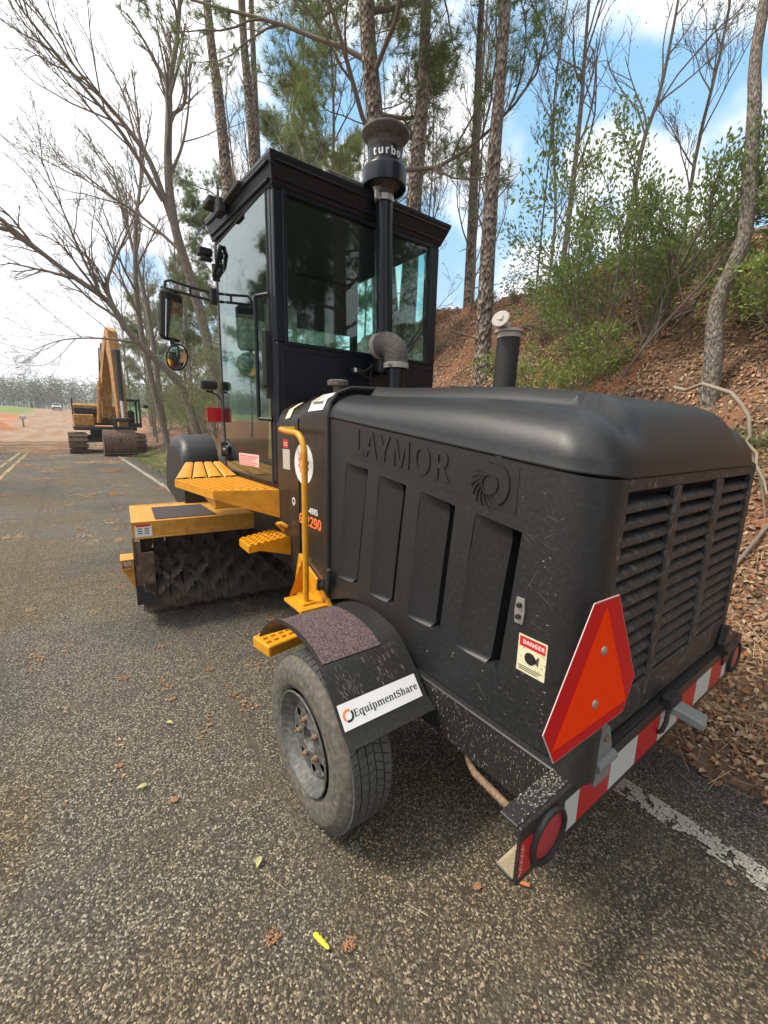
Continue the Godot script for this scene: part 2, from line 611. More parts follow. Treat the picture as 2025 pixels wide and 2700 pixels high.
	# excavator
	m = mat("digger_yellow", Color(1, 1, 1), 0.5)
	tex(m, noise_tex(40, 0.02, 5, [[0.0, s3(0.20, 0.105, 0.05)], [0.4, s3(0.36, 0.175, 0.045)], [0.6, s3(0.48, 0.23, 0.04)], [1.0, s3(0.52, 0.29, 0.09)]], 256), 0.8)
	m = mat("mud_steel", Color(1, 1, 1), 0.8)
	tex(m, noise_tex(41, 0.03, 5, [[0.0, s3(0.05, 0.035, 0.028)], [0.5, s3(0.13, 0.08, 0.055)], [1.0, s3(0.26, 0.16, 0.10)]], 256), 1.0)
	mat("digger_dark", Color(0.022, 0.021, 0.020), 0.6)
	mat("car_white", Color(0.72, 0.73, 0.74), 0.3)
	mat("yellow_chalk", Color(0.80, 0.66, 0.05), 0.8)
	mat("orange_chip", Color(0.52, 0.17, 0.06), 0.9)
	M["clod"] = mat("clod", Color(0.33, 0.165, 0.08), 0.95)

# ------------------------------------------------------------------ ground
var gn := FastNoiseLite.new()

func nz(x: float, z: float, f: float, k := 0.0) -> float:
	return gn.get_noise_3d(x * f, k * 17.3, z * f)

func rise(z: float) -> float:
	return 0.0 if z > -38.0 else 3.9 * pow((minf(-z, 150.0) - 38.0) / 93.0, 1.25)

func bank_share(z: float) -> float:
	return 1.0 - 0.72 * smoothstep(-9.0, -27.0, z)

func gh(x: float, z: float) -> float:
	var y := rise(z)
	if x > 3.1:
		var t := clampf((x - 3.1) / 4.3, 0.0, 1.0)
		var b := 4.25 * (0.25 * t * t * (3.0 - 2.0 * t) + 0.75 * t) + maxf(x - 7.4, 0.0) * 0.06
		b += (nz(x, z, 0.8) * 0.28 + nz(x, z, 2.6, 1) * 0.11) * smoothstep(3.1, 4.2, x)
		y += b * bank_share(z) * (1.0 if z > -60.0 else 1.0)
		y -= 0.0
	if x > 2.35 and x < 3.6:
		y -= 0.05 * smoothstep(2.35, 2.7, x) * smoothstep(3.6, 3.0, x)
	if x > 2.5:
		y += nz(x, z, 3.0, 2) * 0.03
	if x < -6.0:
		y += 0.35 * smoothstep(-6.0, -9.0, x) * smoothstep(-20.0, -40.0, z) + nz(x, z, 0.3, 3) * 0.25
	return y

func steps(list: Array) -> PackedFloat32Array:
	# [from, to, step] runs joined into one list of grid lines
	var o := PackedFloat32Array()
	for q in list:
		var k := int(round(absf(q[1] - q[0]) / q[2]))
		for i in k:
			o.append(lerpf(q[0], q[1], float(i) / k))
	o.append(list[-1][1])
	return o

func sheet(xs: PackedFloat32Array, zs: PackedFloat32Array, hf: Callable, cf: Callable, uvs: float) -> MB:
	var b := MB.new()
	b.colored = true
	var nx := xs.size()
	for z in zs:
		for x in xs:
			var e := 0.04
			var y: float = hf.call(x, z)
			var nn := Vector3(y - float(hf.call(x + e, z)), e, y - float(hf.call(x, z + e))).normalized()
			b.col = cf.call(x, z)
			b.vert(V(x, y, z), nn, Vector2(x, z) * uvs)
	for r in zs.size() - 1:
		for k in nx - 1:
			var i := r * nx + k
			b.ix.append_array(PackedInt32Array([i, i + nx, i + nx + 1, i, i + nx + 1, i + 1]))
	return b

func build_ground() -> void:
	gn.seed = 77
	gn.noise_type = FastNoiseLite.TYPE_SIMPLEX_SMOOTH
	gn.frequency = 1.0
	gn.fractal_octaves = 3
	# one sheet of earth to the horizon
	var xs := steps([[-420.0, -60.0, 30.0], [-60.0, -8.0, 2.0], [-8.0, 2.2, 0.51], [2.2, 8.6, 0.11], [8.6, 20.0, 0.9], [20.0, 420.0, 25.0]])
	var zs := steps([[60.0, 4.0, 4.0], [4.0, -13.0, 0.13], [-13.0, -40.0, 0.6], [-40.0, -140.0, 1.5], [-140.0, -900.0, 40.0]])
	var hf := func(x: float, z: float) -> float:
		var y := gh(x, z)
		return y - 0.05 if x > -5.9 and x < 2.34 and z > -39.5 else y
	var cf := func(x: float, z: float) -> Color:
		var clay := Color(0.335, 0.155, 0.08)
		var litter := Color(0.20, 0.125, 0.075)
		var n := nz(x, z, 1.1, 4)
		var c := litter.lerp(clay, smoothstep(-0.05, 0.35, n))
		c = c.lerp(Color(0.11, 0.075, 0.05), smoothstep(0.1, 0.5, nz(x, z, 2.2, 5)) * 0.7)
		if z < -8.0 and x > 2.2:
			var gr := smoothstep(-8.0, -13.0, z) * smoothstep(4.2, 3.0, x) * smoothstep(-0.4, 0.2, nz(x, z, 1.5, 6) + 0.25)
			c = c.lerp(Color(0.17, 0.19, 0.06), gr * 0.85)
		if x < -4.0 or z < -40.0:
			var dirt := Color(0.52, 0.20, 0.085).lerp(Color(0.50, 0.30, 0.16), smoothstep(-0.3, 0.4, nz(x, z, 0.25, 7)))
			c = c.lerp(dirt, maxf(smoothstep(-4.0, -7.0, x), smoothstep(-40.0, -50.0, z) * smoothstep(12.0, 4.0, x)))
		if z < -39.0 and x > -5.6 and x < 3.2:
			c = c.lerp(Color(0.42, 0.32, 0.21).lerp(Color(0.38, 0.21, 0.11), smoothstep(-0.25, 0.3, nz(x * 2.2, z * 0.22, 0.6, 23))), smoothstep(3.2, 2.4, x) * smoothstep(-5.6, -4.6, x))
		if z < -92.0:
			c = c.lerp(Color(0.22, 0.30, 0.07), smoothstep(-92.0, -112.0, z) * smoothstep(2.6, 5.0, absf(x + 1.5)))
		if z > 6.0 and x < 2.3:
			c = Color(0.10, 0.095, 0.085)
		return c
	struct("ground", sheet(xs, zs, hf, cf, 1.0), M.clay)
	# the road
	var rx := steps([[-5.6, -2.0, 0.3], [-2.0, 2.46, 0.09]])
	var rz := steps([[14.0, 1.5, 0.6], [1.5, -8.0, 0.08], [-8.0, -30.0, 0.25], [-30.0, -40.0, 0.5]])
	var rf := func(x: float, z: float) -> float: return rise(z) - 0.006 * absf(x + 1.7) * 0.2 - 0.06 * smoothstep(2.34, 2.46, x + 0.05 * nz(x, z, 2.0, 8))
	var rc := func(x: float, z: float) -> Color:
		var c := Color(0.97, 0.90, 0.785)
		c = c.lerp(Color(0.58, 0.56, 0.53), smoothstep(0.0, 0.45, nz(x, z, 0.35, 9)) * 0.8)
		c = c.lerp(Color(1.0, 0.80, 0.53), smoothstep(-0.15, 0.45, nz(x, z, 0.5, 10) + 0.8 * nz(x, z, 2.5, 24) * 0.5) * (0.55 + 0.4 * smoothstep(1.0, -0.5, x)))
		c = c.lerp(Color(0.62, 0.60, 0.56), smoothstep(1.98, 2.2, x))
		return c
	struct("road", sheet(rx, rz, rf, rc, 1.0 / 1.12), M.chip_seal)
	# worn painted lines: only the flakes that are left
	var lw := MB.new()
	flakes(lw, 1.905, 0.105, 1.5, -14.0, 0.011, 0.014, func(x: float, z: float) -> float: return 0.66 + 0.55 * nz(x, z, 2.2, 11) + 0.9 * nz(x, z, 14.0, 12) - 0.35 * smoothstep(-3.0, 0.4, z) * absf(x - 1.93) * 9.0)
	flakes(lw, 1.905, 0.105, -14.0, -30.0, 0.035, 0.10, func(x: float, z: float) -> float: return 0.85 + 0.6 * nz(x, z, 2.0, 12))
	flakes(lw, -5.2, 0.105, -14.0, -45.0, 0.05, 0.2, func(x: float, z: float) -> float: return 0.8 + 0.6 * nz(x, z, 2.0, 13))
	struct("edge_line_paint", lw, M.line_white)
	for q in [-1.55, -1.85]:
		var ly := MB.new()
		flakes(ly, q, 0.105, 2.0, -44.0, 0.035, 0.12, func(x: float, z: float) -> float: return 0.55 + 0.6 * nz(x, z, 0.7, 14) + 0.5 * nz(x, z, 5.0, 15) - smoothstep(-26.0, -40.0, z))
		struct("centre_line_paint", ly, M.line_yellow)
	# clay dust and tracked dirt on the road
	var d1 := MB.new()
	d1.colored = true
	rng.seed = 31
	dust(d1, -0.9, 2.3, 0.2, -7.0, 0.008, 0.36, 1.5)
	dust(d1, -2.6, 2.3, -7.0, -16.0, 0.022, 0.24, 0.9)
	dust(d1, -5.5, 2.3, -16.0, -27.0, 0.05, 0.06, 0.5)
	dust(d1, -5.5, 2.35, -27.0, -40.2, 0.10, -0.45, 0.4)
	var o := solo("road_dust", d1, M.clay)
	o.set_meta("kind", "stuff")
	tag(o, "thin orange clay dust smeared and tracked over the road", "dust")

func flakes(b: MB, x0: float, w: float, z0: float, z1: float, sx: float, sz: float, keep: Callable) -> void:
	var nx := int(ceil(w / sx))
	var nzz := int(ceil(absf(z1 - z0) / sz))
	for k in nzz:
		var z := z0 - k * sz
		for i in nx:
			var x := x0 - w * 0.5 + i * sx
			if float(keep.call(x, z)) < 0.42:
				continue
			var y := rise(z) + 0.005
			var j := func() -> float: return rng.randf_range(-0.45, 0.45)
			b.quad(V(x + sx * j.call(), y, z + sz * j.call()), V(x + sx * (1.0 + j.call()), y, z + sz * j.call()), V(x + sx * (1.0 + j.call()), y, z - sz * (1.0 + j.call())), V(x + sx * j.call(), y, z - sz * (1.0 + j.call())))

func dust(b: MB, x0: float, x1: float, z0: float, z1: float, s: float, thr: float, f: float) -> void:
	var z := z0
	while z > z1:
		var x := x0
		while x < x1:
			var v := nz(x, z * 0.8, f, 20) * 0.75 + nz(x, z * 0.35, f * 3.1, 21) * 0.45
			# wheel tracks keep more of it
			v += 0.16 * smoothstep(0.25, 0.0, absf(x + 0.2 + 0.3 * sin(z * 0.21))) * smoothstep(-5.0, -13.0, z)
			if v > thr - 0.08 + pow(rng.randf(), 0.7) * 0.75:
				var r := s * rng.randf_range(0.45, 0.95)
				var y := rise(z) + (0.0075 if z > -34.0 else 0.035)
				var c := Color(0.48, 0.23, 0.10).lerp(Color(0.60, 0.44, 0.26), clampf(0.5 + 1.6 * nz(x, z, 0.9, 22), 0.0, 1.0))
				b.col = c
				var a := rng.randf() * TAU
				var u := V(cos(a), 0, sin(a)) * r
				var w := V(-sin(a), 0, cos(a)) * r * rng.randf_range(0.5, 1.0)
				var p := V(x + rng.randf() * s, y, z - rng.randf() * s)
				b.quad(p - u - w, p - u + w, p + u + w, p + u - w)
			x += s
		z -= s

func leaf_mesh(curl: float, w: float) -> ArrayMesh:
	# a dry leaf, folded along its midrib and curled, one unit long
	var b := MB.new()
	b.colored = true
	var mid := []
	var lf := []
	var rt := []
	for i in 5:
		var t := i / 4.0
		var y := curl * sin(t * PI) * 0.5
		var hw := w * sin(pow(t, 0.8) * PI) + 0.01
		mid.append(V(t - 0.5, y, 0))
		lf.append(V(t - 0.5, y + hw * curl * 0.9, -hw))
		rt.append(V(t - 0.5, y + hw * curl * 0.9, hw))
	for i in 4:
		b.quad(mid[i], mid[i + 1], lf[i + 1], lf[i])
		b.quad(rt[i], rt[i + 1], mid[i + 1], mid[i])
	return b.mesh()

func gnormal(x: float, z: float) -> Vector3:
	var e := 0.08
	return Vector3(gh(x - e, z) - gh(x + e, z), 2.0 * e, gh(x, z - e) - gh(x, z + e)).normalized()

func build_bank_litter() -> void:
	rng.seed = 404
	var kinds := [leaf_mesh(0.35, 0.28), leaf_mesh(-0.3, 0.34), leaf_mesh(0.6, 0.22)]
	for k in 3:
		var xf := []
		var cols := PackedColorArray()
		var tries := 46000
		for i in tries:
			var z := lerpf(1.2, -10.5, pow(rng.randf(), 1.15))
			var x := rng.randf_range(2.25, 8.0)
			if x < 2.75 and rng.randf() > smoothstep(2.1, 2.8, x) * 0.55:
				continue
			if nz(x, z, 1.1, 4) > 0.18 and rng.randf() < 0.75:
				continue
			var y := gh(x, z) + 0.012
			if x < 2.5:
				y = maxf(y, 0.008)
			var up := gnormal(x, z)
			up = (up + V(rng.randfn() * 0.3, 0, rng.randfn() * 0.3)).normalized()
			var fw := V(rng.randfn(), rng.randfn() * 0.2, rng.randfn()).normalized()
			var sx := up.cross(fw).normalized()
			fw = sx.cross(up)
			var s := rng.randf_range(0.024, 0.058)
			xf.append(Transform3D(Basis(sx * s, up * s, fw * s), V(x, y, z)))
			var t := rng.randf()
			var c := Color(0.25, 0.135, 0.072)
			if t < 0.35:
				c = Color(0.38, 0.24, 0.145)
			elif t < 0.5:
				c = Color(0.135, 0.08, 0.05)
			elif t < 0.62:
				c = Color(0.50, 0.36, 0.23)
			elif t < 0.75:
				c = Color(0.33, 0.14, 0.06)
			cols.append(c * rng.randf_range(0.7, 1.15))
		var o := many(self, "leaf_litter", kinds[k], M.litter, xf, cols)
		o.set_meta("kind", "stuff")
		tag(o, "dry brown leaves covering the clay bank and verge", "leaves", "fallen leaves on the bank")
	# pine straw
	var b := MB.new()
	b.colored = true
	b.quad(V(-0.5, 0, -0.012), V(0.5, 0.03, -0.012), V(0.5, 0.03, 0.012), V(-0.5, 0, 0.012))
	var nm := b.mesh()
	var xf2 := []
	var c2 := PackedColorArray()
	for i in 13000:
		var z := lerpf(1.0, -9.0, pow(rng.randf(), 1.3))
		var x := rng.randf_range(2.15, 6.6)
		if x < 2.6 and rng.randf() > smoothstep(2.1, 2.7, x) * 0.6:
			continue
		var up := gnormal(x, z)
		var a := rng.randf() * TAU
		var fw := (V(cos(a), 0, sin(a)) + V(0, rng.randfn() * 0.15, 0)).normalized()
		fw = (fw - up * fw.dot(up) * 0.8).normalized()
		var sz := fw.cross(up).normalized()
		var s := rng.randf_range(0.10, 0.22)
		xf2.append(Transform3D(Basis(fw * s, up * s, sz * s * 0.55), V(x, maxf(gh(x, z), 0.004 if x < 2.46 else -9.0) + rng.randf_range(0.008, 0.04), z)))
		c2.append(Color(0.42, 0.25, 0.12).lerp(Color(0.60, 0.46, 0.30), rng.randf()) * rng.randf_range(0.6, 1.1))
	var o2 := many(self, "pine_straw", nm, M.litter, xf2, c2)
	o2.set_meta("kind", "stuff")
	tag(o2, "fallen pine needles strewn over the verge and the bank", "pine needles")

# ------------------------------------------------------------------ the sweeper
const XL := 1.09
const XR := 2.50
const CX := 1.795
const ZF := -1.93
const ZR := -0.515
const FACE_LEFT := Basis(Vector3(0, 0, 1), Vector3(0, 1, 0), Vector3(-1, 0, 0))   # letters on the left flank: x runs to the rear

func seam_y(z: float) -> float:
	return 1.484 + (ZR - z) * 0.1165

func left(y0: float, z0: float, x := XL) -> Transform3D:
	return Transform3D(FACE_LEFT, V(x, y0, z0))

func poly(a: Array) -> PackedVector2Array:
	return PackedVector2Array(a)

func circle(r: float, k: int, c := Vector2.ZERO, sx := 1.0) -> PackedVector2Array:
	var o := PackedVector2Array()
	for i in k:
		o.append(c + Vector2(cos(TAU * i / k) * r * sx, sin(TAU * i / k) * r))
	return o

func arc_band(r0: float, r1: float, a0: float, a1: float, k: int) -> PackedVector2Array:
	var o := PackedVector2Array()
	for i in k + 1:
		var a := lerpf(a0, a1, float(i) / k)
		o.append(Vector2(cos(a), sin(a)) * r1)
	for i in k + 1:
		var a := lerpf(a1, a0, float(i) / k)
		o.append(Vector2(cos(a), sin(a)) * r0)
	return o

func build_sweeper() -> void:
	var S := thing("road_sweeper", "black and yellow ride-on road sweeper with glass cab parked on the asphalt", "road sweeper", V(CX, 0, -2.2))
	sw_hood(S)
	sw_grille(S)
	sw_rear(S)
	sw_wheels(S)
	sw_cowl(S)
	sw_steps(S)
	sw_cab(S)
	sw_pipes(S)
	sw_front(S)
	sw_broom(S)
	sw_flecks(S)

func hood_ring(d: float) -> PackedVector3Array:
	# U-shaped line round left side, rear and right side, d inside the outline
	var o := PackedVector3Array()
	var rc := maxf(0.15 - d * 0.8, 0.015)
	var x0 := XL + d
	var x1 := XR - d
	var z1 := ZR - d
	for i in 26:
		o.append(V(x0, 0, lerpf(ZF, z1 - rc, i / 26.0)))
	for i in 9:
		var a := PI * 0.5 * i / 8.0
		o.append(V(x0 + rc - cos(a) * rc, 0, z1 - rc + sin(a) * rc))
	for i in range(1, 24):
		o.append(V(lerpf(x0 + rc, x1 - rc, i / 24.0), 0, z1))
	for i in 9:
		var a := PI * 0.5 * i / 8.0
		o.append(V(x1 - rc + sin(a) * rc, 0, z1 - rc + cos(a) * rc))
	for i in range(1, 27):
		o.append(V(x1, 0, lerpf(z1 - rc, ZF, i / 26.0)))
	return o

func hood_lift(p: Vector3, d: float) -> float:
	var w := 0.25
	var t := clampf(d / w, 0.0, 1.0)
	var y := seam_y(p.z) + 0.012 + lerpf(0.118, 0.170, smoothstep(-1.95, -0.9, p.z)) * sqrt(maxf(0.0, 1.0 - (1.0 - t) * (1.0 - t)))
	# raised middle panel with a soft valley beside it
	var ax := absf(p.x - CX)
	var k := smoothstep(0.0, 0.10, d)
	y += (0.040 * smoothstep(0.47, 0.43, ax) - 0.034 * exp(-pow((ax - 0.485) / 0.032, 2.0))) * k
	return y

func sw_hood(S: Node3D) -> void:
	var b := MB.new()
	var rows := []
	# skirt
	for q in [[0.004, -0.004], [-0.004, -0.002], [-0.005, 0.006]]:
		var r0 := hood_ring(q[0])
		for i in r0.size():
			r0[i].y = seam_y(r0[i].z) + q[1]
		rows.append(r0)
	for i in 14:
		var d := 0.25 * (1.0 - cos(PI * 0.5 * i / 13.0))
		var r := hood_ring(d)
		for k in r.size():
			r[k].y = hood_lift(r[k], d)
		rows.append(r)
	var inner: PackedVector3Array = rows[-1]
	for s in range(1, 13):
		var r := PackedVector3Array()
		for p in inner:
			var c := V(CX, 0, minf(p.z, ZR - 0.60))
			if p.z < ZR - 0.60:
				c.z = p.z
			var q := p.lerp(c, s / 12.0)
			q.y = hood_lift(q, 0.25)
			r.append(q)
		rows.append(r)
	b.grid(rows)
	var lid := part(S, "hood_lid", b, M.plastic)
	# front lip of the lid, a closed wall
	b = MB.new()
	var fr := PackedVector2Array()
	for k in rows.size():
		var p: Vector3 = rows[k][0]
		fr.append(Vector2(p.x, p.y))
	for k in range(rows.size() - 2, -1, -1):
		var p: Vector3 = rows[k][rows[k].size() - 1]
		fr.append(Vector2(p.x, p.y))
	b.face(fr, Transform3D(Basis(), V(0, 0, ZF)), true)
	part(lid, "front_wall", b, M.plastic_smooth)
	# left flank with four slanting air scoops
	var rec := [
		[Vector2(-1.766, 1.430), Vector2(-1.579, 1.412), Vector2(-1.658, 0.829), Vector2(-1.838, 0.822)],
		[Vector2(-1.490, 1.398), Vector2(-1.304, 1.374), Vector2(-1.366, 0.826), Vector2(-1.550, 0.823)],
		[Vector2(-1.217, 1.364), Vector2(-1.028, 1.334), Vector2(-1.074, 0.823), Vector2(-1.268, 0.820)],
		[Vector2(-0.935, 1.326), Vector2(-0.745, 1.297), Vector2(-0.790, 0.805), Vector2(-0.983, 0.812)]]
	var zc := ZR - 0.105
	b = MB.new()
	var T := left(0, 0)
	var P := PackedVector2Array([Vector2(ZF, seam_y(ZF) - 0.005), Vector2(zc, seam_y(zc) - 0.005), Vector2(zc, 1.27)])
	for i in range(3, -1, -1):
		P.append(rec[i][1])
		P.append(rec[i][0])
	P.append(Vector2(ZF, 1.45))
	b.face(P, T)
	var prev_t := Vector2(ZF, 1.45)
	var prev_b := Vector2(ZF, 0.825)
	for i in 4:
		b.face(PackedVector2Array([prev_t, rec[i][0], rec[i][3], prev_b]), T)
		prev_t = rec[i][1]
		prev_b = rec[i][2]
	b.face(PackedVector2Array([prev_t, Vector2(zc, 1.27), Vector2(zc, 0.80), prev_b]), T)
	P = PackedVector2Array([Vector2(ZF, 0.825)])
	for i in 4:
		P.append(rec[i][3])
		P.append(rec[i][2])
	for q in [[zc, 0.80], [zc, 0.622], [-1.278, 0.622], [-1.307, 0.650], [-1.354, 0.678], [-1.44, 0.72], [-1.532, 0.748], [-1.643, 0.755], [-1.764, 0.725], [-1.88, 0.680], [ZF, 0.655]]:
		P.append(Vector2(q[0], q[1]))
	b.face(P, T)
	# rounded rear corner
	var rows2 := []
	for k in 9:
		var a := PI * 0.5 * k / 8.0
		var x := XL + 0.105 - cos(a) * 0.105
		var z := zc + sin(a) * 0.105
		rows2.append(PackedVector3Array([V(x, 0.622, z), V(x, 1.0, z), V(x, 1.27, z), V(x, seam_y(z) - 0.005, z)]))
	b.grid(rows2)
	# front edge return
	b.quad(V(XL + 0.06, 0.655, ZF), V(XL, 0.655, ZF), V(XL, seam_y(ZF), ZF), V(XL + 0.06, seam_y(ZF), ZF))
	var flank := part(S, "hood_side", b, M.plastic)
	for i in 4:
		var c: Array = rec[i]
		var b3 := MB.new()
		var D := 0.034
		var f := func(q: Vector2, d: float) -> Vector3: return V(XL + d, q.y, q.x)
		var tr: Vector2 = c[0].lerp(c[1], 0.70)
		var br: Vector2 = c[3].lerp(c[2], 0.70)
		# floor ramps in towards the rear, top rounded, sill bevelled
		var rr := []
		for s in 7:
			var t := s / 6.0
			var top: Vector2 = c[0].lerp(tr, t)
			var bot: Vector2 = c[3].lerp(br, t)
			var d := D * pow(t, 0.8)
			rr.append(PackedVector3Array([f.call(bot, 0.0), f.call(bot + Vector2(0, 0.012), d), f.call(bot.lerp(top, 0.5), d), f.call(top - Vector2(0, 0.05), d), f.call(top - Vector2(0, 0.018), d * 0.82), f.call(top, 0.0)]))
		b3.grid(rr)
		part(flank, "air_scoop", b3, M.plastic)
		var b4 := MB.new()
		# dark slot behind the scoop's trailing edge
		b4.quad(f.call(br, D), f.call(c[2], D + 0.24), f.call(c[1], D + 0.24), f.call(tr, D))
		b4.quad(f.call(c[2], D + 0.24), f.call(c[2], 0.0), f.call(c[1], 0.0), f.call(c[1], D + 0.24))
		b4.quad(f.call(br, 0.0), f.call(c[2], 0.0), f.call(c[2], D + 0.24), f.call(br, D))
		b4.quad(f.call(c[1], 0.0), f.call(tr, 0.0), f.call(tr, D), f.call(c[1], D + 0.24))
		part(flank, "air_slot", b4, M.plastic)
	# smooth name band with raised letters and a raised swirl emblem
	var slope := -0.1165
	var band := MB.new()
	band.extrude(poly([Vector2(-1.735, 1.608), Vector2(-1.735, 1.462), Vector2(-0.775, 1.345), Vector2(-0.772, 1.490)]), 0.0018, left(0, 0))
	part(flank, "name_band", band, M.plastic_smooth)
	var tx := Transform3D(Basis(V(0, slope, 1).normalized(), V(0, 1, 0), V(-1, 0, 0)), V(XL - 0.0018, 1.500, -1.375))
	letters(S, "raised_lettering", "LAYMOR", 0.155, 0.009, M.plastic_smooth, tx)
	var em := MB.new()
	var E0 := left(1.430, -0.880, XL - 0.0018)
	em.extrude(arc_band(0.030, 0.034, 0, TAU * 0.999, 20), 0.005, E0)
	em.extrude(arc_band(0.073, 0.078, -0.9, 1.75, 18), 0.005, E0)
	for i in 9:
		var a := 2.0 + i * 0.36
		var pts := PackedVector2Array()
		for k in 6:
			var t := k / 5.0
			pts.append(Vector2(cos(a + t * 0.5), sin(a + t * 0.5)) * lerpf(0.037, 0.078, t))
		for k in range(5, -1, -1):
			var t := k / 5.0
			pts.append(Vector2(cos(a + t * 0.5 + 0.09 * t + 0.02), sin(a + t * 0.5 + 0.09 * t + 0.02)) * lerpf(0.037, 0.078, t))
		em.extrude(pts, 0.005, E0)
	part(flank, "swirl_emblem", em, M.plastic_smooth)
	# small bracket and danger label near the rear corner
	var lt := MB.new()
	lt.extrude(poly([Vector2(-0.014, -0.042), Vector2(0.014, -0.042), Vector2(0.018, 0.0), Vector2(0.014, 0.042), Vector2(-0.014, 0.042), Vector2(-0.018, 0.0)]), 0.006, left(1.05, -0.726))
	var ltp := part(S, "latch_plate", lt, M.zinc)
	for q in [0.02, -0.018]:
		lt = MB.new()
		lt.lathe([Vector2(0.0, 0.012), Vector2(0.008, 0.012), Vector2(0.009, 0.0)], 10, Transform3D(Basis(V(0, 0, 1), V(-1, 0, 0), V(0, -1, 0)), V(XL - 0.004, 1.05 + q, -0.726)))
		part(ltp, "bolt", lt, M.black_steel)
	var lb := MB.new()
	lb.extrude(poly([Vector2(-0.05, -0.062), Vector2(0.05, -0.062), Vector2(0.05, 0.062), Vector2(-0.05, 0.062)]), 0.001, left(0.915, -0.672))
	var lab := part(S, "warning_label", lb, M.cream_vinyl)
	lb = MB.new()
	lb.extrude(poly([Vector2(-0.045, 0.025), Vector2(0.045, 0.025), Vector2(0.045, 0.057), Vector2(-0.045, 0.057)]), 0.001, left(0.915, -0.672, XL - 0.001))
	part(lab, "red_header", lb, M.red_vinyl)
	lb = MB.new()
	lb.extrude(circle(0.020, 12, Vector2(-0.004, -0.008)), 0.0008, left(0.915, -0.672, XL - 0.001))
	for a in 6:
		lb.extrude(poly([Vector2(0.008, -0.010 + 0.0), Vector2(0.026, -0.022 + a * 0.006), Vector2(0.026, -0.018 + a * 0.006)]), 0.0008, left(0.915, -0.672, XL - 0.001))
	for r in 3:
		lb.extrude(poly([Vector2(-0.042, -0.042 - r * 0.006), Vector2(0.040 - r * 0.008, -0.042 - r * 0.006), Vector2(0.040 - r * 0.008, -0.040 - r * 0.006), Vector2(-0.042, -0.040 - r * 0.006)]), 0.0008, left(0.915, -0.672, XL - 0.001))
	part(lab, "printed_symbol", lb, M.ink)
	letters(S, "label_lettering", "DANGER", 0.019, 0.0006, M.white_vinyl, left(0.956, -0.668, XL - 0.002))
	# right flank and floor
	b = MB.new()
	b.cbox(V(XR - 0.02, 1.06, (ZF + ZR) * 0.5), V(0.04, 0.86, ZR - ZF - 0.02), 0.01)
	part(S, "hood_side", b, M.plastic)
	b = MB.new()
	b.box(V(CX, 0.80, (ZF + ZR) * 0.5), V(1.10, 0.5, 1.2))
	part(S, "engine_block", b, M.black_steel)
	# rubber catch low at the front of the flank
	b = MB.new()
	b.cbox(V(1.065, 0.79, -1.90), V(0.03, 0.13, 0.028), 0.008, Basis(Vector3.RIGHT, 0.15))
	var ct := part(S, "rubber_catch", b, M.rubber_black)
	b = MB.new()
	b.rod(V(1.05, 0.735, -1.93), V(1.085, 0.735, -2.02), 0.016)
	b.rod(V(1.055, 0.70, -2.0), V(1.06, 0.76, -2.0), 0.012)
	b.cbox(V(1.08, 0.71, -1.98), V(0.02, 0.05, 0.10), 0.005)
	part(ct, "catch_keeper", b, M.black_steel)

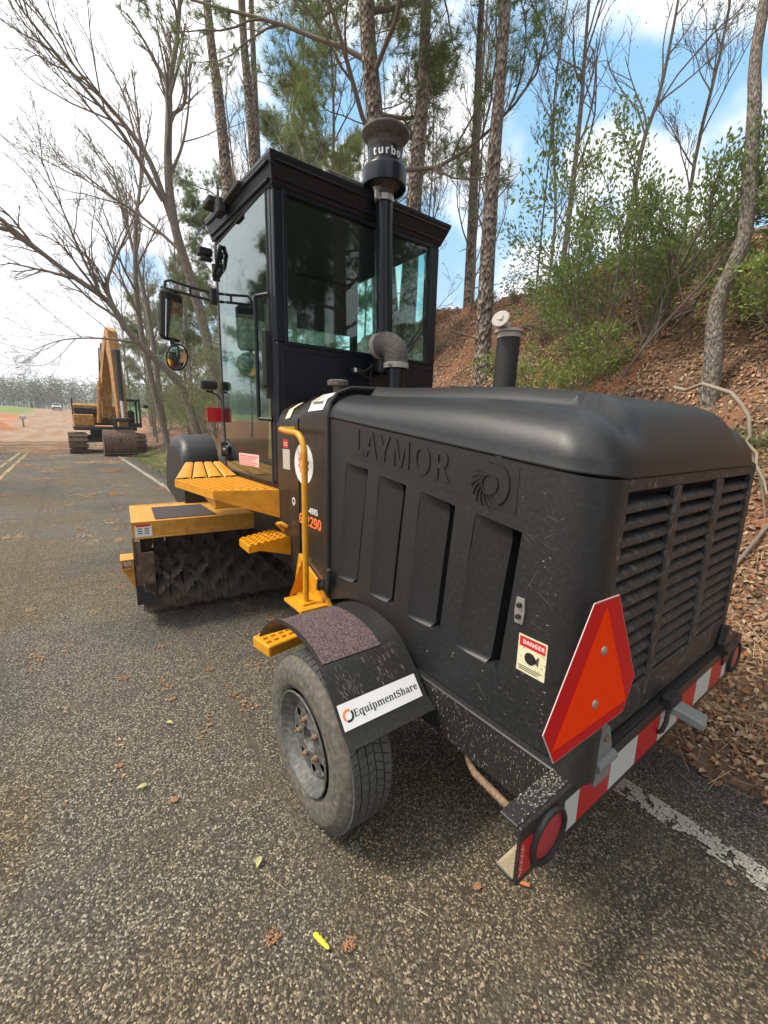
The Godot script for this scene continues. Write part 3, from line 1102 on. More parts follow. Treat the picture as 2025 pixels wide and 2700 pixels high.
func sw_grille(S: Node3D) -> void:
	# rear panel: a frame with three columns of louvres
	var x0 := XL + 0.105
	var x1 := XR - 0.055
	var top := seam_y(ZR) - 0.004
	var cols := [[1.232, 1.568], [1.622, 1.972], [2.040, 2.408]]
	var b := MB.new()
	var zz := ZR - 0.012
	b.cbox(V((x0 + cols[0][0]) * 0.5, (0.63 + top) * 0.5, zz), V(cols[0][0] - x0, top - 0.63, 0.024), 0.004)
	b.cbox(V((cols[0][1] + cols[1][0]) * 0.5, 1.09, zz + 0.001), V(cols[1][0] - cols[0][1], 0.70, 0.024), 0.006)
	b.cbox(V((cols[1][1] + cols[2][0]) * 0.5, 1.09, zz + 0.001), V(cols[2][0] - cols[1][1], 0.70, 0.024), 0.006)
	b.cbox(V((cols[2][1] + x1) * 0.5, (0.63 + top) * 0.5, zz), V(x1 - cols[2][1], top - 0.63, 0.024), 0.004)
	b.cbox(V((x0 + x1) * 0.5, (1.440 + top) * 0.5, zz - 0.0005), V(x1 - x0 - 0.05, top - 1.440, 0.022), 0.004)
	b.cbox(V((x0 + x1) * 0.5, 0.695, zz - 0.0005), V(x1 - x0 - 0.05, 0.13, 0.022), 0.004)
	var gp := part(S, "rear_grille", b, M.grille)
	# right rounded corner
	b = MB.new()
	var rows := []
	for k in 7:
		var a := PI * 0.5 * k / 6.0
		var x := x1 + sin(a) * 0.055
		var z := ZR - 0.055 + cos(a) * 0.055
		rows.append(PackedVector3Array([V(x, 0.622, z), V(x, 1.0, z), V(x, seam_y(z) - 0.005, z)]))
	b.grid(rows)
	part(gp, "corner_post", b, M.grille)
	b = MB.new()
	b.box(V((x0 + x1) * 0.5, 1.06, ZR - 0.10), V(x1 - x0, 0.85, 0.01))
	part(gp, "radiator", b, M.core_black)
	# one slat mesh per column, thirteen of each
	for c in cols:
		var w: float = c[1] - c[0]
		var sb := MB.new()
		# curved blade: leans out at the bottom
		var pr := [Vector2(-0.062, 0.012), Vector2(-0.034, 0.010), Vector2(-0.014, 0.004), Vector2(-0.003, -0.008), Vector2(-0.004, -0.019), Vector2(-0.012, -0.022), Vector2(-0.024, -0.010), Vector2(-0.066, 0.004)]
		var rs := []
		for q in pr:
			rs.append(PackedVector3Array([V(-w * 0.5 - 0.012, q.y, q.x), V(-w * 0.5 + 0.03, q.y - 0.003, q.x), V(w * 0.5 - 0.03, q.y - 0.003, q.x), V(w * 0.5 + 0.012, q.y, q.x)]))
		sb.grid(rs, true)
		var sm := sb.mesh()
		for i in 13:
			var o := mpart(gp, "slat", sm, M.grille)
			o.position = V((c[0] + c[1]) * 0.5, 1.400 - i * 0.0505, ZR - 0.002)

func sw_rear(S: Node3D) -> void:
	# frame rail
	var b := MB.new()
	for x in [1.075, 2.515]:
		b.cbox(V(x, 0.52, -1.12), V(0.02, 0.19, 1.27), 0.004)
		b.box(V(x + (0.03 if x < 2 else -0.03), 0.612, -1.12), V(0.05, 0.012, 1.27))
	b.cbox(V(CX, 0.50, -1.3), V(1.36, 0.10, 0.12), 0.01)
	part(S, "chassis_frame", b, M.black_steel)
	b = MB.new()
	b.cbox(V(CX, 0.345, -1.45), V(1.75, 0.10, 0.10), 0.02)
	b.cbox(V(CX, 0.42, -1.5), V(0.5, 0.22, 0.5), 0.03)
	part(S, "rear_axle", b, M.black_steel)
	# rusty tow loop below the frame
	b = MB.new()
	b.pipe([V(1.09, 0.44, -0.90), V(1.09, 0.385, -0.88), V(1.085, 0.365, -0.85), V(1.06, 0.37, -0.64), V(1.07, 0.39, -0.62), V(1.09, 0.45, -0.62)], 0.014, 8)
	part(S, "tow_loop", b, M.rust)
	# bumper channel, open to the front
	var bx0 := 0.822
	var bx1 := 2.665
	var zb := -0.485
	b = MB.new()
	b.cbox(V((bx0 + bx1) * 0.5, 0.529, zb - 0.006), V(bx1 - bx0, 0.178, 0.012), 0.003)
	b.cbox(V((bx0 + bx1) * 0.5, 0.612, zb - 0.041), V(bx1 - bx0, 0.012, 0.058), 0.003)
	b.cbox(V((bx0 + bx1) * 0.5, 0.446, zb - 0.041), V(bx1 - bx0, 0.012, 0.058), 0.003)
	var bump_n := part(S, "bumper", b, M.black_steel)
	var cut := [1.026, 1.105, 1.297, 1.487, 1.677, 1.862, 2.045, 2.225, 2.395, 2.455]
	for i in 9:
		b = MB.new()
		b.cbox(V((cut[i] + cut[i + 1]) * 0.5, 0.524, zb + 0.0006), V(cut[i + 1] - cut[i] - 0.002, 0.116, 0.0012), 0.0004)
		part(bump_n, "reflective_tape", b, M.tape_white if i % 2 == 0 else M.tape_red)
	b = MB.new()
	b.cbox(V(0.850, 0.520, zb + 0.0006), V(0.05, 0.112, 0.0012), 0.0004)
	part(bump_n, "reflective_tape", b, M.tape_red)
	b = MB.new()
	for i in 14:
		b.cbox(V(0.829 + (i % 3) * 0.004, 0.475 + i * 0.0068, zb + 0.0016), V(0.003, 0.005, 0.0008), 0.0)
	part(bump_n, "torn_tape_edge", b, M.pink_vinyl)
	for x in [0.948, 2.565]:
		var X := Transform3D(Basis(V(1, 0, 0), V(0, 0, 1), V(0, -1, 0)), V(x, 0.524, zb))
		b = MB.new()
		b.lathe([Vector2(0.082, 0.0), Vector2(0.081, 0.009), Vector2(0.077, 0.014), Vector2(0.070, 0.014), Vector2(0.066, 0.009), Vector2(0.066, -0.01)], 36, X, false)
		var gr := part(bump_n, "grommet", b, M.rubber_black)
		b = MB.new()
		b.lathe([Vector2(0.068, 0.003), Vector2(0.05, 0.008), Vector2(0.03, 0.011), Vector2(0.0005, 0.012)], 32, X, false)
		var ln := part(S, "tail_light_lens", b, M.lens_red)
	# sawdust caught in the open end of the channel
	b = MB.new()
	rng.seed = 88
	var hp := []
	for i in 9:
		var row := PackedVector3Array()
		for k in 9:
			var e := sin(PI * k / 8.0)
			row.append(V(0.824 + i * 0.022, 0.4525 + (0.075 * pow(1.0 - k / 8.0, 0.8) + 0.004 * rng.randf()) * (1.0 - 0.5 * i / 8.0) * (0.0 if k == 8 else 1.0), zb - 0.0125 - k * 0.0135))
		hp.append(row)
	b = MB.new()
	for i in 9:
		var pz := PackedVector2Array([Vector2(zb - 0.0125, 0.4525), Vector2(zb - 0.0125, 0.540 - i * 0.006 + rng.randf_range(-0.006, 0.006)), Vector2(zb - 0.030, 0.505 - i * 0.005 + rng.randf_range(-0.010, 0.008)), Vector2(zb - 0.048, 0.476 + rng.randf_range(-0.008, 0.008)), Vector2(zb - 0.066, 0.4525)])
		b.extrude(pz, 0.022, Transform3D(Basis(V(0, 0, 1), V(0, 1, 0), V(-1, 0, 0)), V(0.846 + i * 0.0218, 0, 0)))
	var sd := part(bump_n, "sawdust", b, M.sawdust)
	sd.set_meta("kind", "stuff")
	# hinges between bumper and rear panel
	for x in [1.225, 2.405]:
		b = MB.new()
		b.extrude(poly([Vector2(-0.05, 0.0), Vector2(0.05, 0.0), Vector2(0.05, 0.03), Vector2(0.022, 0.105), Vector2(-0.022, 0.105), Vector2(-0.05, 0.03)]), 0.026, Transform3D(Basis(), V(x, 0.620, zb - 0.024)))
		b.rod(V(x - 0.055, 0.618, zb + 0.006), V(x + 0.055, 0.618, zb + 0.006), 0.017)
		b.cbox(V(x, 0.575, zb + 0.004), V(0.09, 0.06, 0.010), 0.003)
		var hn := part(S, "hinge", b, M.grey_plastic if x < 2 else M.black_steel)
		b = MB.new()
		b.lathe([Vector2(0.011, 0.0), Vector2(0.011, 0.008), Vector2(0.0005, 0.010)], 8, Transform3D(Basis(V(1, 0, 0), V(0, 0, 1), V(0, -1, 0)), V(x, 0.695, zb + 0.002)))
		part(hn, "bolt", b, M.rust)
	# grey plug on its black socket
	b = MB.new()
	b.cbox(V(1.735, 0.620, -0.478), V(0.085, 0.055, 0.05), 0.01)
	var soc := part(S, "socket", b, M.rubber_black)
	b = MB.new()
	b.cbox(V(1.742, 0.592, -0.425), V(0.070, 0.036, 0.12), 0.006, Basis(Vector3.RIGHT, 0.25) * Basis(Vector3.UP, 0.22))
	part(soc, "grey_plug", b, M.grey_plastic)
	b = MB.new()
	b.pipe([V(1.70, 0.60, -0.47), V(1.665, 0.565, -0.462), V(1.655, 0.53, -0.468), V(1.66, 0.515, -0.48)], 0.008, 8)
	part(soc, "cable", b, M.rubber_black)
	# slow-vehicle emblem on its post
	b = MB.new()
	var E := Transform3D(Basis(), V(0, 0, -0.440))
	var out := [Vector2(0.948, 1.212), Vector2(1.072, 1.206), Vector2(1.243, 0.922), Vector2(1.200, 0.824), Vector2(0.845, 0.834), Vector2(0.786, 0.936)]
	b.extrude(PackedVector2Array(out), 0.002, E)
	var smv := part(S, "slow_vehicle_emblem", b, M.smv_edge)
	var mid := Vector2(1.012, 0.99)
	b = MB.new()
	var o2 := PackedVector2Array()
	for q in out:
		o2.append(mid + (q - mid) * 0.985)
	b.extrude(o2, 0.0008, E.translated(V(0, 0, 0.002)))
	part(smv, "red_border", b, M.smv_red)
	b = MB.new()
	b.extrude(poly([Vector2(1.012, 1.188), Vector2(1.205, 0.860), Vector2(0.832, 0.872)]), 0.0008, E.translated(V(0, 0, 0.0028)))
	part(smv, "orange_triangle", b, M.smv_orange)
	for q in [[1.022, 1.070], [1.012, 0.925]]:
		b = MB.new()
		b.lathe([Vector2(0.013, 0.0), Vector2(0.012, 0.004), Vector2(0.0005, 0.008)], 10, Transform3D(Basis(V(1, 0, 0), V(0, 0, 1), V(0, -1, 0)), V(q[0], q[1], -0.4364)))
		part(smv, "bolt", b, M.zinc)
	b = MB.new()
	b.lathe([Vector2(0.058, 0.618), Vector2(0.058, 0.86)], 20, Transform3D(Basis(), V(1.115, 0, -0.515)))
	b.cbox(V(1.05, 0.98, -0.455), V(0.04, 0.36, 0.026), 0.004)
	b.cbox(V(1.10, 0.98, -0.475), V(0.12, 0.05, 0.03), 0.004)
	part(S, "emblem_post", b, M.black_steel)

func wheel(S: Node3D, x_out: float, zc: float, sg: float, r: float, w: float) -> void:
	# sg = -1: outer face looks to -x
	var X := Transform3D(Basis(V(0, 0, 1) * -sg, V(sg, 0, 0), V(0, 1, 0)), V(x_out, r, zc))
	X.basis = Basis(V(0, 0, -sg), V(sg, 0, 0), V(0, 1, 0)) if sg < 0 else Basis(V(0, 0, -1), V(1, 0, 0), V(0, -1, 0))
	if X.basis.determinant() < 0:
		X.basis.z = -X.basis.z
	var b := MB.new()
	# sidewalls and carcass; local y = out of the wheel
	b.lathe([Vector2(0.205, -0.030), Vector2(0.212, -0.010), Vector2(0.235, 0.0), Vector2(0.268, 0.004), Vector2(0.300, 0.0), Vector2(0.302, -0.003), Vector2(0.322, -0.012), Vector2(r - 0.012, -0.028), Vector2(r - 0.010, -0.034), Vector2(r - 0.010, -w + 0.034), Vector2(0.31, -w + 0.008), Vector2(0.25, -w), Vector2(0.205, -w + 0.03)], 72, X, false)
	var ty := part(S, "tyre", b, M.rubber)
	# tread: five ribs cut into blocks, plus shoulder lugs
	b = MB.new()
	var ribs := [[-0.033, -0.060, 60], [-0.066, -0.094, 70], [-0.099, -0.126, 70], [-0.131, -0.159, 70], [-0.165, -0.192, 60]]
	for q in ribs:
		var k: int = q[2]
		for i in k:
			var a0 := TAU * i / k
			var a1 := TAU * (i + 0.88) / k
			var sk := 0.03 if q[0] > -0.11 else -0.03
			var P := func(a: float, rr: float, y: float) -> Vector3: return X * V(cos(a) * rr, y, -sin(a) * rr)
			var y0: float = q[0]
			var y1: float = q[1]
			var rt := r if absf(y0 + w * 0.5) < 0.09 else r - 0.003
			var r0 := r - 0.012
			b.quad(P.call(a0, rt, y0), P.call(a1, rt, y0), P.call(a1 + sk, rt, y1), P.call(a0 + sk, rt, y1))
			b.quad(P.call(a0, r0, y0), P.call(a1, r0, y0), P.call(a1, rt, y0), P.call(a0, rt, y0))
			b.quad(P.call(a1 + sk, r0, y1), P.call(a0 + sk, r0, y1), P.call(a0 + sk, rt, y1), P.call(a1 + sk, rt, y1))
			b.quad(P.call(a0, r0, y0), P.call(a0, rt, y0), P.call(a0 + sk, rt, y1), P.call(a0 + sk, r0, y1))
			b.quad(P.call(a1, rt, y0), P.call(a1, r0, y0), P.call(a1 + sk, r0, y1), P.call(a1 + sk, rt, y1))
	var tr := part(ty, "tread", b, M.tread)
	tr.set_meta("kind", "stuff")
	# rim dish with hand holes
	b = MB.new()
	b.lathe([Vector2(0.207, -0.002), Vector2(0.203, 0.004), Vector2(0.196, -0.002), Vector2(0.189, -0.020), Vector2(0.178, -0.026), Vector2(0.169, -0.044), Vector2(0.158, -0.056), Vector2(0.148, -0.055)], 64, X, false)
	b.lathe([Vector2(0.148, -0.055), Vector2(0.146, -0.042)], 64, X)
	b.lathe([Vector2(0.092, -0.042), Vector2(0.085, -0.041), Vector2(0.064, -0.036), Vector2(0.050, -0.032), Vector2(0.047, -0.038), Vector2(0.046, -0.060), Vector2(0.0005, -0.055)], 64, X, false)
	# flat web with eight punched hand holes, each half sector cut round its hole
	var DX := Transform3D(Basis(X.basis.x, -X.basis.z, X.basis.y), X * V(0, -0.042, 0))
	for i in 8:
		var a := TAU * (i + 0.3) / 8.0
		for sd in [-1.0, 1.0]:
			var pl := PackedVector2Array()
			var pc := Vector2(cos(a), sin(a)) * 0.120
			pl.append(Vector2(cos(a), sin(a)) * 0.092)
			for k in 9:
				var t: float = a + PI + sd * -1.0 * PI * k / 8.0
				pl.append(pc + Vector2(cos(t), sin(t)) * 0.0165)
			for k in 5:
				var t: float = a + sd * PI / 8.0 * k / 4.0
				pl.append(Vector2(cos(t), sin(t)) * 0.146)
			for k in 4:
				var t: float = a + sd * PI / 8.0 * (4 - k) / 4.0
				pl.append(Vector2(cos(t), sin(t)) * 0.092)
			b.face(pl, DX)
	var rm := part(S, "rim", b, M.rim)
	b = MB.new()
	b.lathe([Vector2(0.165, -0.20), Vector2(0.165, -0.085), Vector2(0.05, -0.085)], 40, X)
	part(rm, "brake_drum", b, M.black_steel)
	for i in 5:
		var a := TAU * (i + 0.55) / 5.0
		var c := X * V(cos(a) * 0.078, -0.041, -sin(a) * 0.078)
		b = MB.new()
		b.lathe([Vector2(0.0125, 0.0), Vector2(0.012, 0.016), Vector2(0.009, 0.020), Vector2(0.006, 0.020), Vector2(0.006, 0.028), Vector2(0.0005, 0.029)], 6, Transform3D(X.basis, c))
		part(rm, "lug_nut", b, M.rust)

func sw_wheels(S: Node3D) -> void:
	wheel(S, 0.640, -1.372, -1.0, 0.348, 0.235)
	wheel(S, 2.95, -1.372, 1.0, 0.348, 0.235)
	wheel(S, 0.86, -4.65, -1.0, 0.348, 0.235)
	wheel(S, 2.72, -4.65, 1.0, 0.348, 0.235)
	# rear fenders: bent plate over each wheel (z, y)
	var pr := [Vector2(-1.105, 0.460), Vector2(-1.165, 0.497), Vector2(-1.225, 0.566), Vector2(-1.29, 0.630), Vector2(-1.345, 0.676), Vector2(-1.41, 0.708), Vector2(-1.48, 0.722), Vector2(-1.55, 0.728), Vector2(-1.63, 0.726), Vector2(-1.70, 0.717), Vector2(-1.765, 0.700), Vector2(-1.85, 0.660), Vector2(-1.92, 0.612), Vector2(-1.97, 0.565), Vector2(-2.005, 0.520)]
	var F := func(i: float, t: float, side: int) -> Vector3:
		var k := clampi(int(i), 0, pr.size() - 2)
		var q: Vector2 = pr[k].lerp(pr[k + 1], i - k)
		var outer := V(0.660, 1.6 - (1.6 - q.y) * 0.9296, q.x * 0.9296)
		var p := outer + V(0.385 * t, 0, 0)
		if side == 1:
			p.x = 2.0 * CX - p.x
		return p
	for side in 2:
		var b := MB.new()
		var up := []
		var lo := []
		for i in pr.size():
			var a0: Vector3 = F.call(i, 0.0, side)
			var a1: Vector3 = F.call(i, 1.0, side)
			var e0: Vector3 = F.call(minf(i + 0.5, pr.size() - 1.01), 0.0, side) - F.call(maxf(i - 0.5, 0.0), 0.0, side)
			var nn := (a1 - a0).cross(e0).normalized()
			if nn.y < 0:
				nn = -nn
			up.append(PackedVector3Array([a0, a1]))
			lo.append(PackedVector3Array([a0 - nn * 0.006, a1 - nn * 0.006]))
		b.grid(up, side == 1)
		b.grid(lo, side == 0)
		for i in pr.size() - 1:
			b.quad(lo[i][0], lo[i + 1][0], up[i + 1][0], up[i][0])
			b.quad(lo[i + 1][1], lo[i][1], up[i][1], up[i + 1][1])
		b.quad(lo[0][0], up[0][0], up[0][1], lo[0][1])
		var fe := part(S, "fender", b, M.black_steel)
		# coarse grip sheet on top
		b = MB.new()
		var gp := []
		for i in range(4, 11):
			gp.append(PackedVector3Array([F.call(float(i), 0.03, side) + V(0, 0.003, 0.002), F.call(float(i), 0.72, side) + V(0, 0.003, 0.002)]))
		b.grid(gp, side == 1)
		part(fe, "grip_sheet", b, M.grip)
		if side == 1:
			continue
		# company sticker on the falling rear part
		var c0: Vector3 = F.call(1.5, 0.02, 0)
		var c1: Vector3 = F.call(1.5, 0.94, 0)
		var uu := (c1 - c0).normalized()
		var upv: Vector3 = (F.call(2.0, 0.5, 0) - F.call(1.0, 0.5, 0)).normalized()
		var nrm := uu.cross(upv).normalized()
		upv = nrm.cross(uu)
		var o := c0.lerp(c1, 0.5) + nrm * 0.0035
		var hw := c0.distance_to(c1) * 0.5
		var X := Transform3D(Basis(uu, upv, nrm), o)
		b = MB.new()
		b.extrude(poly([Vector2(-hw, -0.044), Vector2(hw, -0.044), Vector2(hw, 0.044), Vector2(-hw, 0.044)]), 0.0008, X)
		var st := part(S, "company_sticker", b, M.white_vinyl)
		letters(S, "sticker_lettering", "EquipmentShare", 0.0345, 0.0006, M.ink, X * Transform3D(Basis(), V(0.022, -0.001, 0.0011)), true)
		b = MB.new()
		b.extrude(arc_band(0.014, 0.022, PI * 0.30, PI * 1.25, 14), 0.0006, X.translated_local(V(-0.146, 0, 0.0008)))
		part(st, "orange_mark", b, M.orange_vinyl)
		b = MB.new()
		b.extrude(arc_band(0.014, 0.022, PI * 1.32, PI * 2.22, 14), 0.0006, X.translated_local(V(-0.146, 0, 0.0008)))
		part(st, "black_mark", b, M.ink)
		# dusty scuffs
		b = MB.new()
		b.colored = true
		rng.seed = 515
		for i in 420:
			var s := rng.randf_range(2.1, 3.9)
			var t := rng.randf_range(0.08, 0.9)
			if nz(t * 3.0, s * 1.2, 1.0, 60.0) < 0.12:
				continue
			var p: Vector3 = F.call(s, t, 0) + V(0, 0.0026, 0.0022)
			var dv: Vector3 = (F.call(s + 0.1, t, 0) - F.call(s, t, 0)).normalized()
			var du := (dv + uu * rng.randf_range(-0.5, 0.2)).normalized() * rng.randf_range(0.003, 0.014)
			var dw := uu * rng.randf_range(0.0004, 0.0016)
			b.col = Color(0.06, 0.058, 0.053).lerp(Color(0.26, 0.245, 0.21), pow(rng.randf(), 2.5))
			b.quad(p - du - dw, p - du * 0.8 + dw, p + du + dw, p + du * 0.8 - dw)
		part(fe, "scuffs", b, M.litter).set_meta("kind", "stuff")

# dried mud thrown up from the road: flat flakes stuck to the rear half of the machine
func sw_flecks(S: Node3D) -> void:
	rng.seed = 4242
	var b := MB.new()
	b.colored = true
	var put := func(p: Vector3, u: Vector3, v: Vector3, w: float, h: float) -> void:
		var a := rng.randf() * 0.9 - 0.45
		var x := (u * cos(a) + v * sin(a))
		var y := (v * cos(a) - u * sin(a))
		b.col = Color(0.16, 0.15, 0.125).lerp(Color(0.42, 0.39, 0.32), pow(rng.randf(), 2.0))
		b.quad(p - x * w, p - y * h + x * w * 0.2, p + x * w, p + y * h)
	for i in 330:
		# thickest near the rear corner
		var z := ZR - 0.10 - pow(rng.randf(), 1.6) * 0.75
		var y := rng.randf_range(0.66, 1.46) if rng.randf() < 0.6 else rng.randf_range(0.64, 0.95)
		if y > seam_y(z) - 0.03 or (nz(z * 3.0, y * 3.0, 1.0, 50.0) < -0.05 and rng.randf() < 0.7):
			continue
		if z < -0.725 and y > 0.78 and y < 1.40:
			continue
		put.call(V(XL - 0.0012, y, z), V(0, 0, 1), V(0, 1, 0), lerpf(0.0010, 0.0075, pow(rng.randf(), 3.0)), rng.randf_range(0.0006, 0.0024))
	for i in 700:
		var z := -0.50 - pow(rng.randf(), 0.9) * 1.1
		var y := 0.43 + rng.randf() * 0.18
		put.call(V(1.0638, y, z), V(0, 1, 0), V(0, 0, 1), rng.randf_range(0.0015, 0.0085), rng.randf_range(0.0006, 0.0016))
	for i in 300:
		var x := 0.99 + rng.randfn() * 0.07
		if x < 0.83 or x > 1.15:
			continue
		put.call(V(x, 0.6192, -0.497 - rng.randf() * 0.055), V(1, 0, 0), V(0, 0, 1), rng.randf_range(0.001, 0.005), rng.randf_range(0.001, 0.003))
	# scratches near the rear corner
	for i in 46:
		var z := ZR - 0.12 - pow(rng.randf(), 1.3) * 0.22
		var y := rng.randf_range(0.68, 1.36)
		var a := rng.randf_range(-0.9, -0.2) if rng.randf() < 0.7 else rng.randf_range(0.4, 1.6)
		if z < -0.725 and y > 0.78:
			continue
		var p := V(XL - 0.0013, y, z)
		var d := V(0, sin(a), cos(a)) * rng.randf_range(0.006, 0.032)
		b.col = Color(0.10, 0.095, 0.085).lerp(Color(0.30, 0.28, 0.24), rng.randf())
		var w := V(0, cos(a), -sin(a)) * rng.randf_range(0.0003, 0.0009)
		b.quad(p - d - w, p - d + w, p + d + w * 0.3, p + d - w * 0.3)
	var o := part(S, "mud_flecks", b, M.litter)
	o.set_meta("kind", "stuff")

func sw_cowl(S: Node3D) -> void:
	# metal tank panels between hood and cab, tops rolled over
	for q in [[-1.945, -2.285, "tank_panel"], [-2.305, -2.60, "side_panel"]]:
		var b := MB.new()
		var z0: float = q[0]
		var z1: float = q[1]
		var rows := []
		var pr := [Vector2(1.60, 1.80), Vector2(1.30, 1.80), Vector2(1.19, 1.785), Vector2(1.125, 1.745), Vector2(1.098, 1.690), Vector2(1.09, 1.645), Vector2(1.09, 1.30), Vector2(1.09, 0.98)]
		var dz := 0.0 if z0 > -2.2 else 0.03
		for p in pr:
			rows.append(PackedVector3Array([V(p.x, p.y - dz - (0.02 if z0 < -2.2 else 0.0), z0), V(p.x, p.y - dz - 0.02, z1)]))
		b.grid(rows, true)
		# tapering foot
		if z0 > -2.2:
			b.quad(V(1.09, 0.98 - 0.02, z1), V(1.09, 0.61, z1 + 0.03), V(1.09, 0.615, z0), V(1.09, 0.98, z0))
		else:
			b.quad(V(1.09, 0.93, z1), V(1.09, 0.74, -2.50), V(1.09, 0.605, z0), V(1.09, 0.93, z0))
		b.quad(V(1.09, 0.62, z0), V(1.60, 0.62, z0), V(1.60, 1.70, z0), V(1.09, 1.64, z0))
		part(S, q[2], b, M.panel_black)
	var b := MB.new()
	b.box(V(CX + 0.05, 1.15, -2.27), V(1.25, 1.08, 0.62))
	part(S, "hydraulic_tank", b, M.black_steel)
	# black rubber gasket between hood lid and panels
	b = MB.new()
	b.pipe([V(1.085, 0.66, -1.937), V(1.085, 1.645, -1.937), V(1.10, 1.72, -1.937), V(1.14, 1.77, -1.937), V(1.22, 1.80, -1.937), V(1.5, 1.81, -1.937)], 0.012, 6)
	part(S, "gasket", b, M.rubber_black)
	# labels on the panels
	var L := func(y: float, z: float, w: float, h: float, m: Material, nm: String) -> MeshInstance3D:
		var q := MB.new()
		q.extrude(poly([Vector2(-w, -h), Vector2(w, -h), Vector2(w, h), Vector2(-w, h)]), 0.001, left(y, z, 1.09))
		return part(S, nm, q, m)
	var tan_l: MeshInstance3D = L.call(1.395, -2.475, 0.052, 0.062, M.tan_vinyl, "blank_label")
	var red_l: MeshInstance3D = L.call(1.490, -2.480, 0.036, 0.026, M.red_vinyl, "red_label")
	b = MB.new()
	for r in 2:
		b.extrude(poly([Vector2(-0.026, -0.012 + r * 0.014), Vector2(0.026, -0.012 + r * 0.014), Vector2(0.026, -0.006 + r * 0.014), Vector2(-0.026, -0.006 + r * 0.014)]), 0.0008, left(1.490, -2.480, 1.089))
	part(red_l, "printed_lines", b, M.pink_vinyl)
	b = MB.new()
	b.extrude(circle(0.120, 40), 0.001, left(1.385, -2.235, 1.09))
	var disc := part(S, "round_decal", b, M.white_vinyl)
	# broken gear ring, half orange, half black
	for half in 2:
		b = MB.new()
		var G := left(1.385, -2.235, 1.089)
		var a0 := PI * 0.42 + half * PI * 0.98
		b.extrude(arc_band(0.040, 0.058, a0, a0 + PI * 0.86, 18), 0.0008, G)
		for i in 5:
			var a := a0 + 0.12 + i * 0.6
			b.extrude(arc_band(0.058, 0.070, a, a + 0.26, 4), 0.0008, G)
		part(disc, "gear_mark", b, M.orange_vinyl if half == 0 else M.ink)
	b = MB.new()
	b.extrude(arc_band(0.014, 0.023, 0.3, TAU + 0.25, 18), 0.0008, left(1.145, -2.378, 1.09))
	b.extrude(poly([Vector2(-0.008, -0.030), Vector2(0.006, -0.020), Vector2(0.010, -0.028)]), 0.0008, left(1.145, -2.378, 1.09))
	part(S, "call_symbol", b, M.white_vinyl)
	letters(S, "phone_lettering", "224-4985", 0.048, 0.0006, M.white_vinyl, left(1.122, -2.165, 1.0897))
	letters(S, "number_lettering", "652290", 0.086, 0.0006, M.orange_vinyl, left(1.055, -2.165, 1.0897))
	# stickers on the rolled tops
	for q in [[-2.10, 0.085, M.white_vinyl], [-2.46, 0.035, M.cream_vinyl]]:
		b = MB.new()
		var rr := []
		var dy: float = 0.0 if q[0] > -2.2 else -0.04
		for p in [Vector2(1.28, 1.802), Vector2(1.19, 1.789), Vector2(1.1235, 1.749), Vector2(1.096, 1.693)]:
			rr.append(PackedVector3Array([V(p.x, p.y + 0.0005 - 0.006 + dy, q[0] + q[1]), V(p.x, p.y + 0.0005 - 0.014 + dy, q[0] - q[1])]))
		b.grid(rr, true)
		var so := part(S, "top_sticker", b, q[2])
		if q[1] > 0.05:
			b = MB.new()
			for i in 4:
				b.box(V(1.11 + i * 0.022, 1.732 + i * 0.0125, -2.10), V(0.012, 0.006, 0.12), Basis(Vector3.BACK, 0.55))
			part(so, "printed_lines", b, M.tan_vinyl)
	# filler cap
	b = MB.new()
	b.lathe([Vector2(0.028, 1.79), Vector2(0.028, 1.845), Vector2(0.060, 1.848), Vector2(0.062, 1.874), Vector2(0.052, 1.880), Vector2(0.0005, 1.881)], 24, Transform3D(Basis(), V(1.32, -0.01, -2.24)), true)
	part(S, "filler_cap", b, M.hose_grey)

func slotted(b: MB, A: Vector3, u: Vector3, v: Vector3, nu: int, up: Vector3) -> void:
	# serrated tread plank: raised toothed strips running along u, spread over v
	for i in nu:
		var c := A + v * ((i + 0.5) / nu)
		var w := v / nu * 0.36
		var k := int(u.length() / 0.045)
		for t in k:
			var p0 := c + u * (float(t) / k)
			var p1 := c + u * ((t + 0.55) / k)
			b.quad(p0 - w, p0 + w, p0 + w + up, p0 - w + up)
			b.quad(p0 - w + up, p0 + w + up, p1 + w + up, p1 - w + up)
			b.quad(p1 - w + up, p1 + w + up, p1 + w, p1 - w)
			b.quad(p0 - w, p0 - w + up, p1 - w + up, p1 - w)
			b.quad(p0 + w, p1 + w, p1 + w + up, p0 + w + up)

